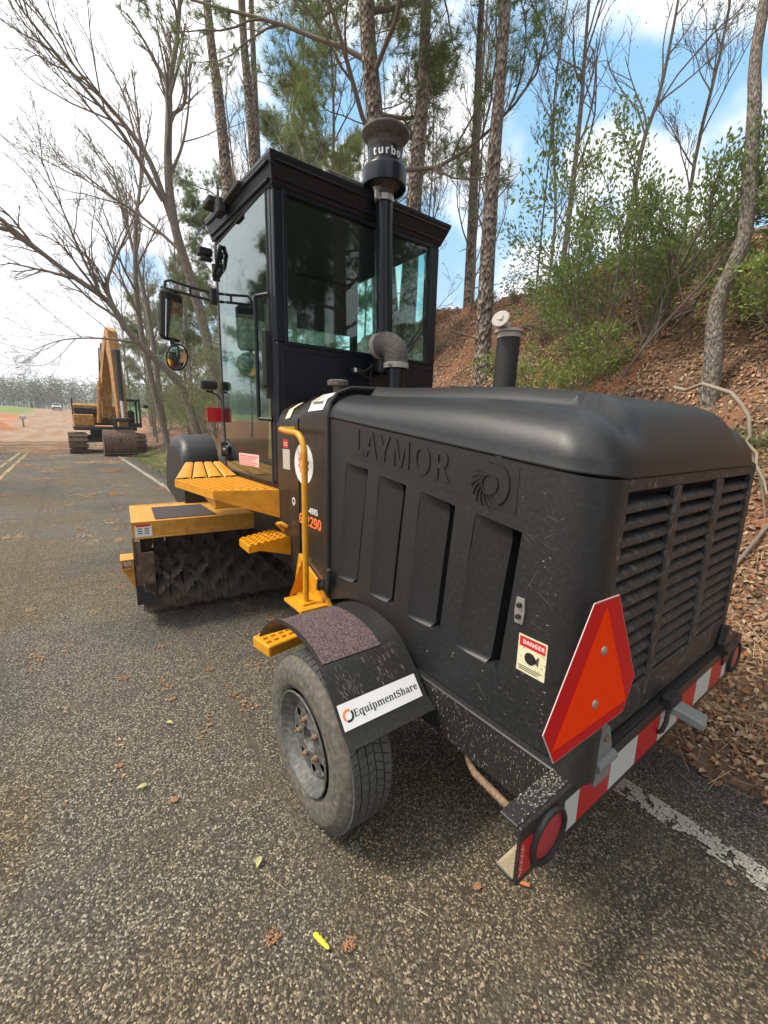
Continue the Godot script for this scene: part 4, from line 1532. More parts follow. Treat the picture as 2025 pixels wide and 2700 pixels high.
func sw_steps(S: Node3D) -> void:
	# platform beside the door
	var b := MB.new()
	var y := 1.185
	var ri := V(1.10, y, -2.60)
	var ro := V(0.712, y, -2.745)
	var fo := V(0.622, y, -3.44)
	var fi := V(1.10, y, -3.44)
	var dn := V(0, -0.055, 0)
	b.quad(ri, fi, fo, ro)
	b.quad(ro + dn, fo + dn, fi + dn, ri + dn)
	b.quad(ro + dn, ro, fo, fo + dn)
	b.quad(fo + dn, fo, fi, fi + dn)
	# deep triangular gusset under the rear edge
	b.tri(ro + dn, ri + V(0, -0.19, 0), ri)
	b.tri(ro + dn, ri, ro)
	b.quad(ro + dn, ro + dn + V(0.02, 0, -0.02), ri + V(0, -0.19, -0.02), ri + V(0, -0.19, 0))
	# inner beam below
	b.cbox(V(0.92, 1.10, -3.15), V(0.30, 0.09, 0.75), 0.01, Basis(Vector3.UP, -0.12))
	var pf := part(S, "platform", b, M.yellow)
	b = MB.new()
	for i in 8:
		var t := (i + 0.5) / 8.0
		var a := ro.lerp(ri, t).lerp(fo.lerp(fi, t), 0.05)
		var e := ro.lerp(ri, t).lerp(fo.lerp(fi, t), 0.97)
		var w := (ri - ro) * 0.036
		slotted(b, a - w, e - a, w * 2.0, 1, V(0, 0.008, 0))
	part(pf, "tread_strips", b, M.yellow).set_meta("kind", "stuff")
	# ramp plate rising in front of it, four wide planks
	for i in 4:
		b = MB.new()
		var t0 := i / 4.0 + 0.01
		var t1 := (i + 1) / 4.0 - 0.012
		var a := fo.lerp(fi, t0)
		var c := fo.lerp(fi, t1)
		var d := V(0.79, 1.262, -3.90).lerp(V(1.10, 1.262, -3.90), t1)
		var e := V(0.79, 1.262, -3.90).lerp(V(1.10, 1.262, -3.90), t0)
		var um := V(0, 0.012, 0)
		b.grid([PackedVector3Array([a, e]), PackedVector3Array([a.lerp(c, 0.15) + um, e.lerp(d, 0.15) + um]), PackedVector3Array([a.lerp(c, 0.85) + um, e.lerp(d, 0.85) + um]), PackedVector3Array([c, d])], true)
		b.quad(a, c, c + V(0, -0.02, 0), a + V(0, -0.02, 0))
		part(pf, "ramp_plank", b, M.yellow)
	# middle step
	b = MB.new()
	y = 0.90
	var a1 := V(0.797, y, -2.37)
	var a2 := V(1.105, y, -2.44)
	var a3 := V(1.085, y, -2.70)
	var a4 := V(0.805, y, -2.565)
	dn = V(0, -0.042, 0)
	b.quad(a1, a2, a3, a4)
	b.quad(a4 + dn, a3 + dn, a2 + dn, a1 + dn)
	b.quad(a1 + dn, a2 + dn, a2 + V(0, 0.012, 0), a1)
	b.quad(a4 + dn, a1 + dn, a1, a4)
	b.quad(a3 + dn, a4 + dn, a4, a3)
	b.tri(a1.lerp(a2, 0.25) + dn, a2 + V(0, -0.12, 0), a2 + dn)
	b.quad(a1.lerp(a2, 0.25) + dn, a1.lerp(a2, 0.25) + dn + V(0, 0, -0.18), a2 + V(0, -0.12, -0.18), a2 + V(0, -0.12, 0))
	var stp := part(S, "step", b, M.yellow)
	b = MB.new()
	for i in 5:
		var t := (i + 0.5) / 5.0
		var p := a1.lerp(a4, t).lerp(a2.lerp(a3, t), 0.04)
		var e := a1.lerp(a4, t).lerp(a2.lerp(a3, t), 0.93)
		slotted(b, p - V(0, 0, 0.014), e - p, V(0, 0, 0.028), 1, V(0, 0.010, 0))
	part(stp, "tread_strips", b, M.yellow).set_meta("kind", "stuff")
	b = MB.new()
	b.pipe([V(1.085, 0.93, -2.52), V(1.06, 0.96, -2.52), V(1.03, 0.985, -2.50), V(1.04, 0.995, -2.46), V(1.075, 0.97, -2.45)], 0.012, 8)
	part(stp, "hook", b, M.yellow)
	# low step tucked behind the rear fender
	b = MB.new()
	b.cbox(V(0.86, 0.475, -1.995), V(0.32, 0.06, 0.16), 0.006, Basis(Vector3.UP, 0.18))
	var ls := part(S, "step", b, M.yellow)
	b = MB.new()
	for i in 3:
		slotted(b, V(0.72, 0.505, -1.955 - i * 0.045), V(0.27, 0, -0.05), V(0, 0, 0.03), 1, V(0, 0.010, 0))
	part(ls, "tread_strips", b, M.yellow).set_meta("kind", "stuff")
	# gusset carrying the rail, with bolts
	b = MB.new()
	b.extrude(poly([Vector2(-2.27, 0.84), Vector2(-2.20, 0.80), Vector2(-1.95, 0.70), Vector2(-1.88, 0.61), Vector2(-2.30, 0.56), Vector2(-2.34, 0.60)]), 0.02, left(0, 0, 1.085))
	b.cbox(V(1.0, 0.632, -2.02), V(0.19, 0.02, 0.22), 0.003)
	b.quad(V(0.93, 0.64, -2.12), V(1.08, 0.64, -2.20), V(1.08, 0.80, -2.20), V(1.05, 0.82, -2.19))
	var gs := part(S, "rail_bracket", b, M.yellow)
	for q in [[0.76, -2.25], [0.62, -2.24], [0.66, -1.95]]:
		b = MB.new()
		b.lathe([Vector2(0.013, 0.0), Vector2(0.012, 0.012), Vector2(0.0005, 0.014)], 6, Transform3D(Basis(V(0, 0, 1), V(-1, 0, 0), V(0, -1, 0)), V(1.065, q[0], q[1])))
		part(gs, "bolt", b, M.yellow_dusty)
	# bent grab rail
	b = MB.new()
	var pts := [V(0.975, 0.64, -1.992), V(0.975, 1.0, -1.990), V(0.975, 1.455, -1.990)]
	for i in 7:
		var a := PI * 0.5 * (i + 1) / 7.0
		pts.append(V(0.975, 1.455 + sin(a) * 0.11, -1.990 - (1.0 - cos(a)) * 0.11))
	pts.append(V(0.985, 1.572, -2.25))
	pts.append(V(1.0, 1.578, -2.335))
	pts.append(V(1.05, 1.578, -2.36))
	pts.append(V(1.09, 1.578, -2.36))
	b.pipe(pts, 0.0165, 12)
	var rl := part(S, "grab_rail", b, M.yellow)
	b = MB.new()
	b.cbox(V(0.975, 0.648, -1.992), V(0.07, 0.014, 0.07), 0.003)
	part(rl, "rail_foot", b, M.yellow)

func frame_rect(b: MB, o: Vector3, u: Vector3, v: Vector3, t: float, d: float) -> void:
	# rectangular frame of bars t wide and d deep spanning u (right) and v (up) from corner o, centred on the plane
	var un := u.normalized()
	var vn := v.normalized()
	var w := un.cross(vn)
	var B := Basis(un, vn, w)
	b.cbox(o + v * 0.5 + un * t * 0.5, V(t, v.length(), d), 0.004, B)
	b.cbox(o + u + v * 0.5 - un * t * 0.5, V(t, v.length(), d), 0.004, B)
	b.cbox(o + u * 0.5 + vn * t * 0.5, V(u.length() - 2.0 * t, t, d), 0.004, B)
	b.cbox(o + u * 0.5 + v - vn * t * 0.5, V(u.length() - 2.0 * t, t, d), 0.004, B)

func sw_cab(S: Node3D) -> void:
	var x0 := 1.10
	var x1 := 2.43
	var zr := -2.61
	var zf := -3.82
	# rear wall with its window opening
	var b := MB.new()
	b.cbox(V((x0 + x1) * 0.5, 1.66, zr - 0.02), V(x1 - x0, 0.90, 0.04), 0.008)
	b.cbox(V(x0 + 0.037, 2.53, zr - 0.02), V(0.074, 0.84, 0.04), 0.006)
	b.cbox(V(x1 - 0.05, 2.53, zr - 0.02), V(0.10, 0.84, 0.04), 0.006)
	b.cbox(V((x0 + x1) * 0.5, 2.985, zr - 0.021), V(x1 - x0, 0.07, 0.04), 0.006)
	# pressed rim round the window and a pressed panel line
	frame_rect(b, V(x0 + 0.055, 2.095, zr + 0.003), V(x1 - x0 - 0.125, 0, 0), V(0, 0.865, 0), 0.024, 0.012)
	frame_rect(b, V(x0 + 0.035, 1.25, zr + 0.001), V(x1 - x0 - 0.06, 0, 0), V(0, 0.82, 0), 0.010, 0.006)
	var rw := part(S, "cab_rear_wall", b, M.black_paint)
	b = MB.new()
	b.cbox(V((x0 + x1) * 0.5 - 0.012, 2.53, zr - 0.012), V(x1 - x0 - 0.165, 0.83, 0.005), 0.0)
	part(rw, "rear_window", b, M.glass)
	b = MB.new()
	b.pipe([V(2.10, 2.15, zr + 0.02), V(2.24, 2.34, zr + 0.016), V(2.285, 2.42, zr + 0.016)], 0.006, 6)
	b.pipe([V(2.13, 2.15, zr + 0.02), V(2.26, 2.32, zr + 0.016)], 0.005, 6)
	b.cbox(V(2.285, 2.50, zr + 0.014), V(0.016, 0.40, 0.012), 0.003)
	part(rw, "wiper", b, M.rubber_black)
	# wiring loom with a small white clip
	b = MB.new()
	b.pipe([V(1.62, 1.985, zr + 0.05), V(1.72, 1.98, zr + 0.05), V(1.80, 2.03, zr + 0.05), V(1.88, 2.09, zr + 0.06)], 0.010, 6)
	b.pipe([V(1.66, 1.98, zr + 0.05), V(1.78, 1.93, zr + 0.07), V(1.86, 1.98, zr + 0.06), V(1.84, 2.06, zr + 0.06)], 0.007, 6)
	b.cbox(V(1.66, 1.98, zr + 0.055), V(0.07, 0.035, 0.03), 0.006)
	b.rod(V(1.80, 1.78, zr + 0.02), V(1.80, 2.06, zr + 0.02), 0.007, 6)
	var lm := part(S, "wiring_loom", b, M.rubber_black)
	b = MB.new()
	b.cbox(V(1.635, 1.985, zr + 0.072), V(0.018, 0.026, 0.008), 0.002)
	part(lm, "clip", b, M.white_vinyl)
	# corner posts, floor and side walls
	for q in [[x0, zf], [x1, zf]]:
		b = MB.new()
		b.cbox(V(q[0] + (0.028 if q[0] < 2 else -0.028), 2.12, q[1] + 0.03), V(0.056, 1.80, 0.06), 0.014)
		part(S, "cab_post", b, M.black_paint)
	b = MB.new()
	b.cbox(V(x0 + 0.022, 2.12, zr - 0.075), V(0.044, 1.80, 0.068), 0.012)
	part(S, "cab_post", b, M.black_paint)
	b = MB.new()
	b.cbox(V((x0 + x1) * 0.5, 1.20, (zr + zf) * 0.5), V(x1 - x0 - 0.02, 0.04, zr - zf), 0.005)
	part(S, "cab_floor", b, M.black_paint)
	# front wall, low panel and windscreen
	b = MB.new()
	b.cbox(V((x0 + x1) * 0.5, 1.42, zf + 0.02), V(x1 - x0 - 0.10, 0.42, 0.03), 0.005)
	var fw := part(S, "cab_front_wall", b, M.black_paint)
	b = MB.new()
	b.cbox(V((x0 + x1) * 0.5, 2.97, zf + 0.02), V(x1 - x0 - 0.10, 0.09, 0.03), 0.005)
	part(S, "cab_header", b, M.black_paint)
	b = MB.new()
	b.box(V((x0 + x1) * 0.5, 2.28, zf + 0.02), V(x1 - x0 - 0.11, 1.29, 0.005))
	part(fw, "windscreen", b, M.glass)
	# right side: door frame and glass
	b = MB.new()
	frame_rect(b, V(x1 - 0.02, 1.22, zr - 0.04), V(0, 0, zf - zr + 0.08), V(0, 1.79, 0), 0.05, 0.03)
	var rs := part(S, "cab_side_frame", b, M.black_paint)
	b = MB.new()
	b.box(V(x1 - 0.02, 2.11, (zr + zf) * 0.5), V(0.005, 1.70, zr - zf - 0.16))
	part(rs, "side_glass", b, M.glass)
	# left door: a bare glass sheet in a thin dark edge
	b = MB.new()
	frame_rect(b, V(x0 + 0.004, 1.215, zf + 0.055), V(0, 0, zr - zf - 0.155), V(0, 1.775, 0), 0.016, 0.020)
	var dr := part(S, "cab_door", b, M.rubber_black)
	b = MB.new()
	b.box(V(x0 + 0.002, 2.10, (zr + zf) * 0.5 - 0.022), V(0.006, 1.75, zr - zf - 0.185))
	part(dr, "door_glass", b, M.glass)
	b = MB.new()
	b.pipe([V(x0 + 0.0, 2.40, -2.72), V(x0 - 0.05, 2.395, -2.79), V(x0 - 0.055, 2.38, -2.80), V(x0 - 0.055, 1.655, -2.80), V(x0 - 0.05, 1.64, -2.79), V(x0 + 0.0, 1.635, -2.70)], 0.0135, 10)
	part(dr, "door_handle", b, M.black_paint)
	b = MB.new()
	b.cbox(V(x0 - 0.02, 2.02, -2.735), V(0.05, 0.36, 0.045), 0.016)
	b.cbox(V(x0 - 0.012, 1.82, -2.735), V(0.03, 0.10, 0.03), 0.008)
	part(dr, "lock_case", b, M.rubber_black)
	for y in [1.385, 2.79]:
		b = MB.new()
		b.cbox(V(x0 - 0.008, y, -3.73), V(0.03, 0.075, 0.17), 0.01)
		b.rod(V(x0 - 0.012, y - 0.06, -3.79), V(x0 - 0.012, y + 0.06, -3.79), 0.018)
		var hn := part(dr, "hinge", b, M.black_paint)
		b = MB.new()
	var hb := MB.new()
	for z in [-3.70, -3.74]:
		hb.lathe([Vector2(0.011, 0.0), Vector2(0.010, 0.006), Vector2(0.0005, 0.007)], 8, Transform3D(Basis(V(0, 0, 1), V(-1, 0, 0), V(0, -1, 0)), V(x0 - 0.023, 1.39, z)))
	part(dr, "hinge_bolt", hb, M.zinc)
	b = MB.new()
	b.extrude(poly([Vector2(-3.405, 1.380), Vector2(-2.965, 1.388), Vector2(-2.970, 1.298), Vector2(-3.395, 1.290)]), 0.001, left(0, 0, x0 - 0.002))
	part(dr, "door_label", b, M.pink_vinyl)
	b = MB.new()
	for i in 5:
		b.extrude(poly([Vector2(-3.385, 1.366 - i * 0.016), Vector2(-2.985 - (i % 3) * 0.05, 1.372 - i * 0.016), Vector2(-2.985 - (i % 3) * 0.05, 1.366 - i * 0.016), Vector2(-3.385, 1.360 - i * 0.016)]), 0.0008, left(0, 0, x0 - 0.003))
	part(dr, "printed_lines", b, M.red_vinyl)
	# gas strut in the window corner
	b = MB.new()
	b.pipe([V(x0 - 0.015, 2.76, -3.80), V(x0 - 0.03, 2.80, -3.66), V(x0 - 0.03, 2.87, -3.60), V(x0 - 0.01, 2.93, -3.60)], 0.016, 8)
	part(dr, "stay", b, M.black_paint)
	# roof: flared cap with ribs along its sides
	b = MB.new()
	var c0 := [V(x0 - 0.005, 2.965, zr + 0.005), V(x1 + 0.005, 2.965, zr + 0.005), V(x1 + 0.005, 3.03, zf - 0.02), V(x0 - 0.005, 3.03, zf - 0.02)]
	var c1 := [V(x0 - 0.035, 3.095, zr + 0.055), V(x1 + 0.06, 3.095, zr + 0.055), V(x1 + 0.06, 3.19, zf - 0.09), V(x0 - 0.035, 3.19, zf - 0.09)]
	var c2 := []
	var c3 := []
	for q in c1:
		c2.append(q + V(0, 0.016, 0))
		c3.append(q.lerp(V((x0 + x1) * 0.5, q.y, (zr + zf) * 0.5), 0.14) + V(0, 0.05, 0))
	for pair in [[c0, c1], [c1, c2], [c2, c3]]:
		for i in 4:
			var j := (i + 1) % 4
			b.quad(pair[0][i], pair[0][j], pair[1][j], pair[1][i])
	b.quad(c3[0], c3[1], c3[2], c3[3])
	b.quad(c0[3], c0[2], c0[1], c0[0])
	var rf := part(S, "cab_roof", b, M.black_paint)
	b = MB.new()
	for t in [0.22, 0.78]:
		var p: Vector3 = c0[0].lerp(c1[0], t) + V(-0.006, 0, -0.04)
		var q: Vector3 = c0[3].lerp(c1[3], t) + V(-0.006, 0, 0.04)
		b.rod(p, q, 0.009, 6)
		p = c0[0].lerp(c1[0], t) + V(0.03, 0, 0.006)
		q = c0[1].lerp(c1[1], t) + V(-0.03, 0, 0.006)
		b.rod(p, q, 0.008, 6)
	part(rf, "roof_rib", b, M.black_paint)
	b = MB.new()
	b.cbox(V(1.62, 3.14, zr - 0.09), V(0.30, 0.075, 0.16), 0.008)
	part(rf, "roof_box", b, M.hose_grey)
	# lamp bracket on the roof's left edge
	b = MB.new()
	b.cbox(V(x0 - 0.085, 3.155, -3.50), V(0.10, 0.05, 0.16), 0.01)
	b.cbox(V(x0 - 0.065, 3.10, -3.40), V(0.06, 0.10, 0.12), 0.01)
	b.cbox(V(x0 - 0.045, 3.11, -3.16), V(0.05, 0.03, 0.30), 0.006)
	part(rf, "lamp_bracket", b, M.rubber_black)
	# inside: seat, wheel, console, sun blind and papers
	b = MB.new()
	b.cbox(V(1.72, 1.62, -3.10), V(0.50, 0.16, 0.50), 0.05)
	b.cbox(V(1.72, 1.92, -2.90), V(0.46, 0.50, 0.12), 0.05, Basis(Vector3.RIGHT, 0.12))
	b.cbox(V(1.72, 1.40, -3.10), V(0.34, 0.34, 0.36), 0.02)
	part(S, "driver_seat", b, M.seat)
	b = MB.new()
	b.rod(V(1.72, 1.25, -3.68), V(1.72, 1.92, -3.50), 0.03)
	var sw := PackedVector3Array()
	for i in 25:
		var a := TAU * i / 24.0
		sw.append(V(1.72 + cos(a) * 0.18, 1.93 + sin(a) * 0.07, -3.49 + sin(a) * 0.165))
	var rr := PackedFloat32Array()
	rr.resize(25)
	rr.fill(0.013)
	b.tube(sw, rr, 6, false)
	part(S, "steering_wheel", b, M.rubber_black)
	b = MB.new()
	b.cbox(V(2.10, 1.85, -3.55), V(0.30, 0.20, 0.16), 0.02)
	b.rod(V(2.05, 1.22, -3.55), V(2.05, 1.80, -3.55), 0.025)
	part(S, "control_console", b, M.seat)
	b = MB.new()
	b.box(V((x0 + x1) * 0.5, 2.945, (zr + zf) * 0.5), V(x1 - x0 - 0.12, 0.012, zr - zf - 0.14))
	b.box(V((x0 + x1) * 0.5, 2.70, -3.775), V(x1 - x0 - 0.14, 0.44, 0.012))
	part(S, "headliner", b, M.liner)
	b = MB.new()
	b.cbox(V(1.18, 1.66, -2.86), V(0.05, 0.60, 0.09), 0.01, Basis(Vector3.RIGHT, 0.10))
	part(S, "yellow_inner_post", b, M.yellow_dusty)
	for x in [1.52, 1.70]:
		b = MB.new()
		b.cbox(V(x, 2.52, -3.70), V(0.11, 0.17, 0.006), 0.0)
		part(S, "paper_note", b, M.tan_vinyl)

func sw_pipes(S: Node3D) -> void:
	# tall intake pipe with its pre-cleaner bowl
	var b := MB.new()
	var px := 1.845
	var pz := -2.52
	b.rod(V(px + 0.02, 2.08, pz), V(px - 0.012, 3.10, pz), 0.056, 24)
	var ip := part(S, "intake_pipe", b, M.black_paint)
	var X := Transform3D(Basis().scaled(V(1.0, 0.90, 1.0)), V(px - 0.012, 3.068, pz))
	b = MB.new()
	b.lathe([Vector2(0.058, -0.02), Vector2(0.064, -0.02), Vector2(0.064, 0.02), Vector2(0.058, 0.02)], 24, X)
	b.cbox(V(px - 0.09, 3.10, pz + 0.03), V(0.06, 0.03, 0.02), 0.004, Basis(Vector3.BACK, 0.5))
	b.cbox(V(px - 0.10, 3.06, pz + 0.04), V(0.03, 0.05, 0.015), 0.003)
	part(ip, "hose_clamp", b, M.zinc)
	b = MB.new()
	b.lathe([Vector2(0.056, 0.0), Vector2(0.060, 0.05), Vector2(0.075, 0.085), Vector2(0.10, 0.09)], 28, X)
	part(ip, "bowl_neck", b, M.hose_grey)
	b = MB.new()
	b.lathe([Vector2(0.10, 0.09), Vector2(0.135, 0.065), Vector2(0.142, 0.075), Vector2(0.142, 0.175), Vector2(0.136, 0.195), Vector2(0.114, 0.205), Vector2(0.112, 0.215), Vector2(0.112, 0.30)], 40, X, false)
	var bw := part(ip, "precleaner_bowl", b, M.black_paint)
	# perforated collar: every hole cut between small bars
	b = MB.new()
	for r in 6:
		var a0 := PI / 40.0 * (r % 2)
		var pts := PackedVector3Array()
		for k in 33:
			var a := TAU * k / 32.0
			pts.append(X * V(cos(a) * 0.112, 0.302 + r * 0.012, sin(a) * 0.112))
		var q := PackedFloat32Array()
		q.resize(33)
		q.fill(0.003)
		b.tube(pts, q, 4, false)
	for k in 40:
		var a := TAU * k / 40.0
		b.rod(X * V(cos(a) * 0.112, 0.30, sin(a) * 0.112), X * V(cos(a + 0.12) * 0.112, 0.365, sin(a + 0.12) * 0.112), 0.003, 4)
		b.rod(X * V(cos(a) * 0.112, 0.30, sin(a) * 0.112), X * V(cos(a - 0.12) * 0.112, 0.365, sin(a - 0.12) * 0.112), 0.003, 4)
	part(ip, "mesh_collar", b, M.hose_grey)
	b = MB.new()
	b.lathe([Vector2(0.104, 0.30), Vector2(0.104, 0.36)], 32, X)
	part(ip, "inner_bowl", b, M.black_paint)
	b = MB.new()
	b.lathe([Vector2(0.106, 0.362), Vector2(0.116, 0.362), Vector2(0.128, 0.374), Vector2(0.148, 0.398), Vector2(0.152, 0.404), Vector2(0.152, 0.416), Vector2(0.146, 0.421)], 40, X, false)
	b.lathe([Vector2(0.146, 0.421), Vector2(0.08, 0.426), Vector2(0.0005, 0.427)], 40, X, false)
	part(ip, "bowl_lid", b, M.hose_grey)
	# brand lettering wrapped round the bowl
	var word := "turbo"
	for i in word.length():
		var a := -0.62 + i * 0.36
		var dir := Basis(Vector3.UP, a - 0.62) * V(0, 0, 1)
		var T := Transform3D(Basis(Vector3.UP, a - 0.62) * Basis(Vector3.BACK, 0.05), X * V(dir.x * 0.1125, 0.255, dir.z * 0.1125))
		letters(S, "bowl_lettering", word[i], 0.062, 0.001, M.white_vinyl, T)
	# rubber elbow from the hood to the intake pipe
	b = MB.new()
	var dx := 1.825
	var dz := -2.335
	b.rod(V(dx, 1.70, dz), V(dx, 2.02, dz), 0.060, 20)
	var ep := part(S, "intake_duct", b, M.black_paint)
	b = MB.new()
	var pts := PackedVector3Array([V(dx, 2.0, dz), V(dx, 2.06, dz)])
	var rad := PackedFloat32Array([0.076, 0.080])
	for i in 9:
		var a := PI * 0.5 * (i + 1) / 9.0
		pts.append(V(dx - (1.0 - cos(a)) * 0.02, 2.06 + sin(a) * 0.095, dz - (1.0 - cos(a)) * 0.095))
		rad.append(0.082)
	pts.append(V(dx - 0.03, 2.15, dz - 0.14))
	rad.append(0.078)
	b.tube(pts, rad, 20)
	part(ep, "rubber_elbow", b, M.hose_grey)
	b = MB.new()
	b.lathe([Vector2(0.080, -0.02), Vector2(0.084, -0.018), Vector2(0.084, 0.014), Vector2(0.080, 0.016)], 28, Transform3D(Basis(), V(dx, 2.012, dz)))
	b.cbox(V(dx - 0.08, 2.012, dz + 0.04), V(0.05, 0.022, 0.02), 0.004)
	part(ep, "hose_clamp", b, M.exhaust_steel)
	b = MB.new()
	b.lathe([Vector2(0.079, 0.0), Vector2(0.085, 0.0), Vector2(0.085, 0.04), Vector2(0.079, 0.04)], 24, Transform3D(Basis(V(1, 0, 0), V(0, 0, 1), V(0, -1, 0)), V(dx - 0.03, 2.15, dz - 0.16)))
	part(ep, "hose_clamp", b, M.exhaust_steel)
	b = MB.new()
	b.lathe([Vector2(0.070, 1.98), Vector2(0.075, 2.0), Vector2(0.075, 2.22), Vector2(0.060, 2.25)], 24, Transform3D(Basis(), V(px + 0.02, 0, pz)), false)
	part(ep, "intake_base", b, M.black_paint)
	# exhaust stack with tilted rain cap
	b = MB.new()
	var e0 := V(1.612, 1.66, -1.27)
	var e1 := V(1.626, 2.005, -1.27)
	b.tube(PackedVector3Array([e0, e1]), PackedFloat32Array([0.050, 0.050]), 24)
	var ex := part(S, "exhaust_stack", b, M.rubber_black)
	b = MB.new()
	b.tube(PackedVector3Array([e1, e1 + V(0, 0.03, 0)]), PackedFloat32Array([0.052, 0.052]), 24)
	b.lathe([Vector2(0.053, 0.0), Vector2(0.062, 0.0), Vector2(0.062, 0.010), Vector2(0.053, 0.010)], 24, Transform3D(Basis(), e1 + V(0, 0.022, 0)))
	b.cbox(e1 + V(-0.055, 0.055, 0.0), V(0.07, 0.03, 0.05), 0.006, Basis(Vector3.BACK, -0.5))
	part(ex, "cap_collar", b, M.exhaust_steel)
	b = MB.new()
	b.lathe([Vector2(0.0005, 0.006), Vector2(0.036, 0.005), Vector2(0.039, 0.0), Vector2(0.036, -0.004), Vector2(0.0005, -0.004)], 24, Transform3D(Basis(Vector3.UP, 0.35) * Basis(Vector3.BACK, 1.2), e1 + V(-0.078, 0.066, 0.01)))
	part(ex, "rain_cap", b, M.exhaust_steel)
	# fittings where the stack leaves the hood
	b = MB.new()
	b.lathe([Vector2(0.14, 0.0), Vector2(0.15, 0.008), Vector2(0.10, 0.014), Vector2(0.055, 0.012)], 28, Transform3D(Basis(Vector3.RIGHT, 0.115), V(1.625, 1.785, -1.40)))
	part(ex, "heat_ring", b, M.rubber_black)

func sw_front(S: Node3D) -> void:
	# mirror arm, flat mirror case, round convex mirror
	var b := MB.new()
	b.pipe([V(1.12, 2.665, -3.90), V(0.95, 2.69, -3.95), V(0.79, 2.715, -3.97), V(0.755, 2.70, -3.97), V(0.745, 2.64, -3.97)], 0.011, 8)
	b.pipe([V(1.12, 2.60, -3.90), V(0.90, 2.635, -3.96), V(0.72, 2.65, -3.97)], 0.011, 8)
	b.rod(V(0.935, 2.632, -3.955), V(0.935, 2.69, -3.955), 0.010, 8)
	b.cbox(V(1.105, 2.635, -3.885), V(0.07, 0.12, 0.06), 0.01)
	b.rod(V(0.775, 2.28, -3.96), V(0.775, 2.22, -3.96), 0.018, 8)
	var ar := part(S, "mirror_arm", b, M.rubber_black)
	b = MB.new()
	var MBs := Basis(Vector3.UP, 0.55) * Basis(Vector3.RIGHT, 0.12)
	b.cbox(V(0.782, 2.45, -3.985), V(0.205, 0.38, 0.075), 0.028, MBs)
	var mc := part(ar, "mirror_case", b, M.rubber_black)
	b = MB.new()
	b.cbox(V(0.782, 2.45, -3.985) + MBs * V(0, -0.03, 0.039), V(0.165, 0.28, 0.004), 0.001, MBs)
	part(ar, "mirror_glass", b, M.mirror)
	var RB := Basis(Vector3.UP, 0.55) * Basis(Vector3.RIGHT, 0.28) * Basis(V(1, 0, 0), V(0, 0, 1), V(0, -1, 0))
	var RX := Transform3D(RB, V(0.80, 2.13, -3.95))
	b = MB.new()
	b.lathe([Vector2(0.0005, -0.055), Vector2(0.06, -0.045), Vector2(0.10, -0.014), Vector2(0.110, 0.0), Vector2(0.108, 0.008), Vector2(0.100, 0.008)], 32, RX, false)
	part(ar, "round_mirror_case", b, M.rubber_black)
	b = MB.new()
	b.lathe([Vector2(0.101, 0.004), Vector2(0.085, 0.014), Vector2(0.06, 0.023), Vector2(0.03, 0.029), Vector2(0.0005, 0.031)], 32, RX, false)
	part(ar, "round_mirror_glass", b, M.mirror)
	# lamps, reflector
	b = MB.new()
	b.cbox(V(1.04, 1.928, -3.95), V(0.128, 0.072, 0.07), 0.014)
	b.cbox(V(1.04, 1.876, -3.95), V(0.06, 0.02, 0.03), 0.004)
	b.pipe([V(1.04, 1.87, -3.95), V(1.09, 1.85, -3.92), V(1.12, 1.80, -3.88), V(1.125, 1.74, -3.86)], 0.009, 6)
	var wl := part(S, "work_lamp", b, M.rubber_black)
	b = MB.new()
	b.cbox(V(1.055, 2.967, -3.92), V(0.11, 0.06, 0.08), 0.01)
	b.cbox(V(1.06, 2.91, -3.90), V(0.09, 0.02, 0.06), 0.005)
	b.rod(V(1.04, 2.91, -3.90), V(1.04, 2.95, -3.90), 0.012)
	part(S, "work_lamp", b, M.rubber_black)
	b = MB.new()
	b.cbox(V(1.058, 1.678, -3.90), V(0.125, 0.122, 0.018), 0.004)
	part(S, "side_reflector", b, M.tape_red)
	# front fenders and nose
	for sx in [0.0, 1.0]:
		b = MB.new()
		var xo := 0.835 if sx == 0.0 else 2.755
		var xi := 1.16 if sx == 0.0 else 2.43
		var pr := [Vector2(-5.08, 1.02), Vector2(-5.02, 1.22), Vector2(-4.92, 1.37), Vector2(-4.78, 1.46), Vector2(-4.62, 1.485), Vector2(-4.46, 1.475), Vector2(-4.33, 1.43), Vector2(-4.24, 1.34), Vector2(-4.20, 1.22), Vector2(-4.19, 0.85)]
		var rows := []
		for p in pr:
			rows.append(PackedVector3Array([V(xo, p.y - 0.10, p.x), V(xo + (0.02 if sx == 0.0 else -0.02), p.y - 0.03, p.x), V(lerpf(xo, xi, 0.25), p.y, p.x), V(xi, p.y + 0.01, p.x)]))
		b.grid(rows, sx == 0.0)
		var sk := PackedVector2Array()
		for p in pr:
			sk.append(Vector2(p.x, p.y - 0.10))
		b.extrude(sk, 0.012, Transform3D(Basis(V(0, 0, 1), V(0, 1, 0), V(-1, 0, 0)), V(xo + (0.012 if sx == 0.0 else 0.0), 0, 0)))
		part(S, "front_fender", b, M.plastic)
	b = MB.new()
	b.cbox(V(CX, 0.92, -4.5), V(1.2, 0.62, 1.2), 0.05)
	b.cbox(V(CX, 0.80, -3.2), V(1.1, 0.5, 1.6), 0.03)
	part(S, "front_body", b, M.black_steel)

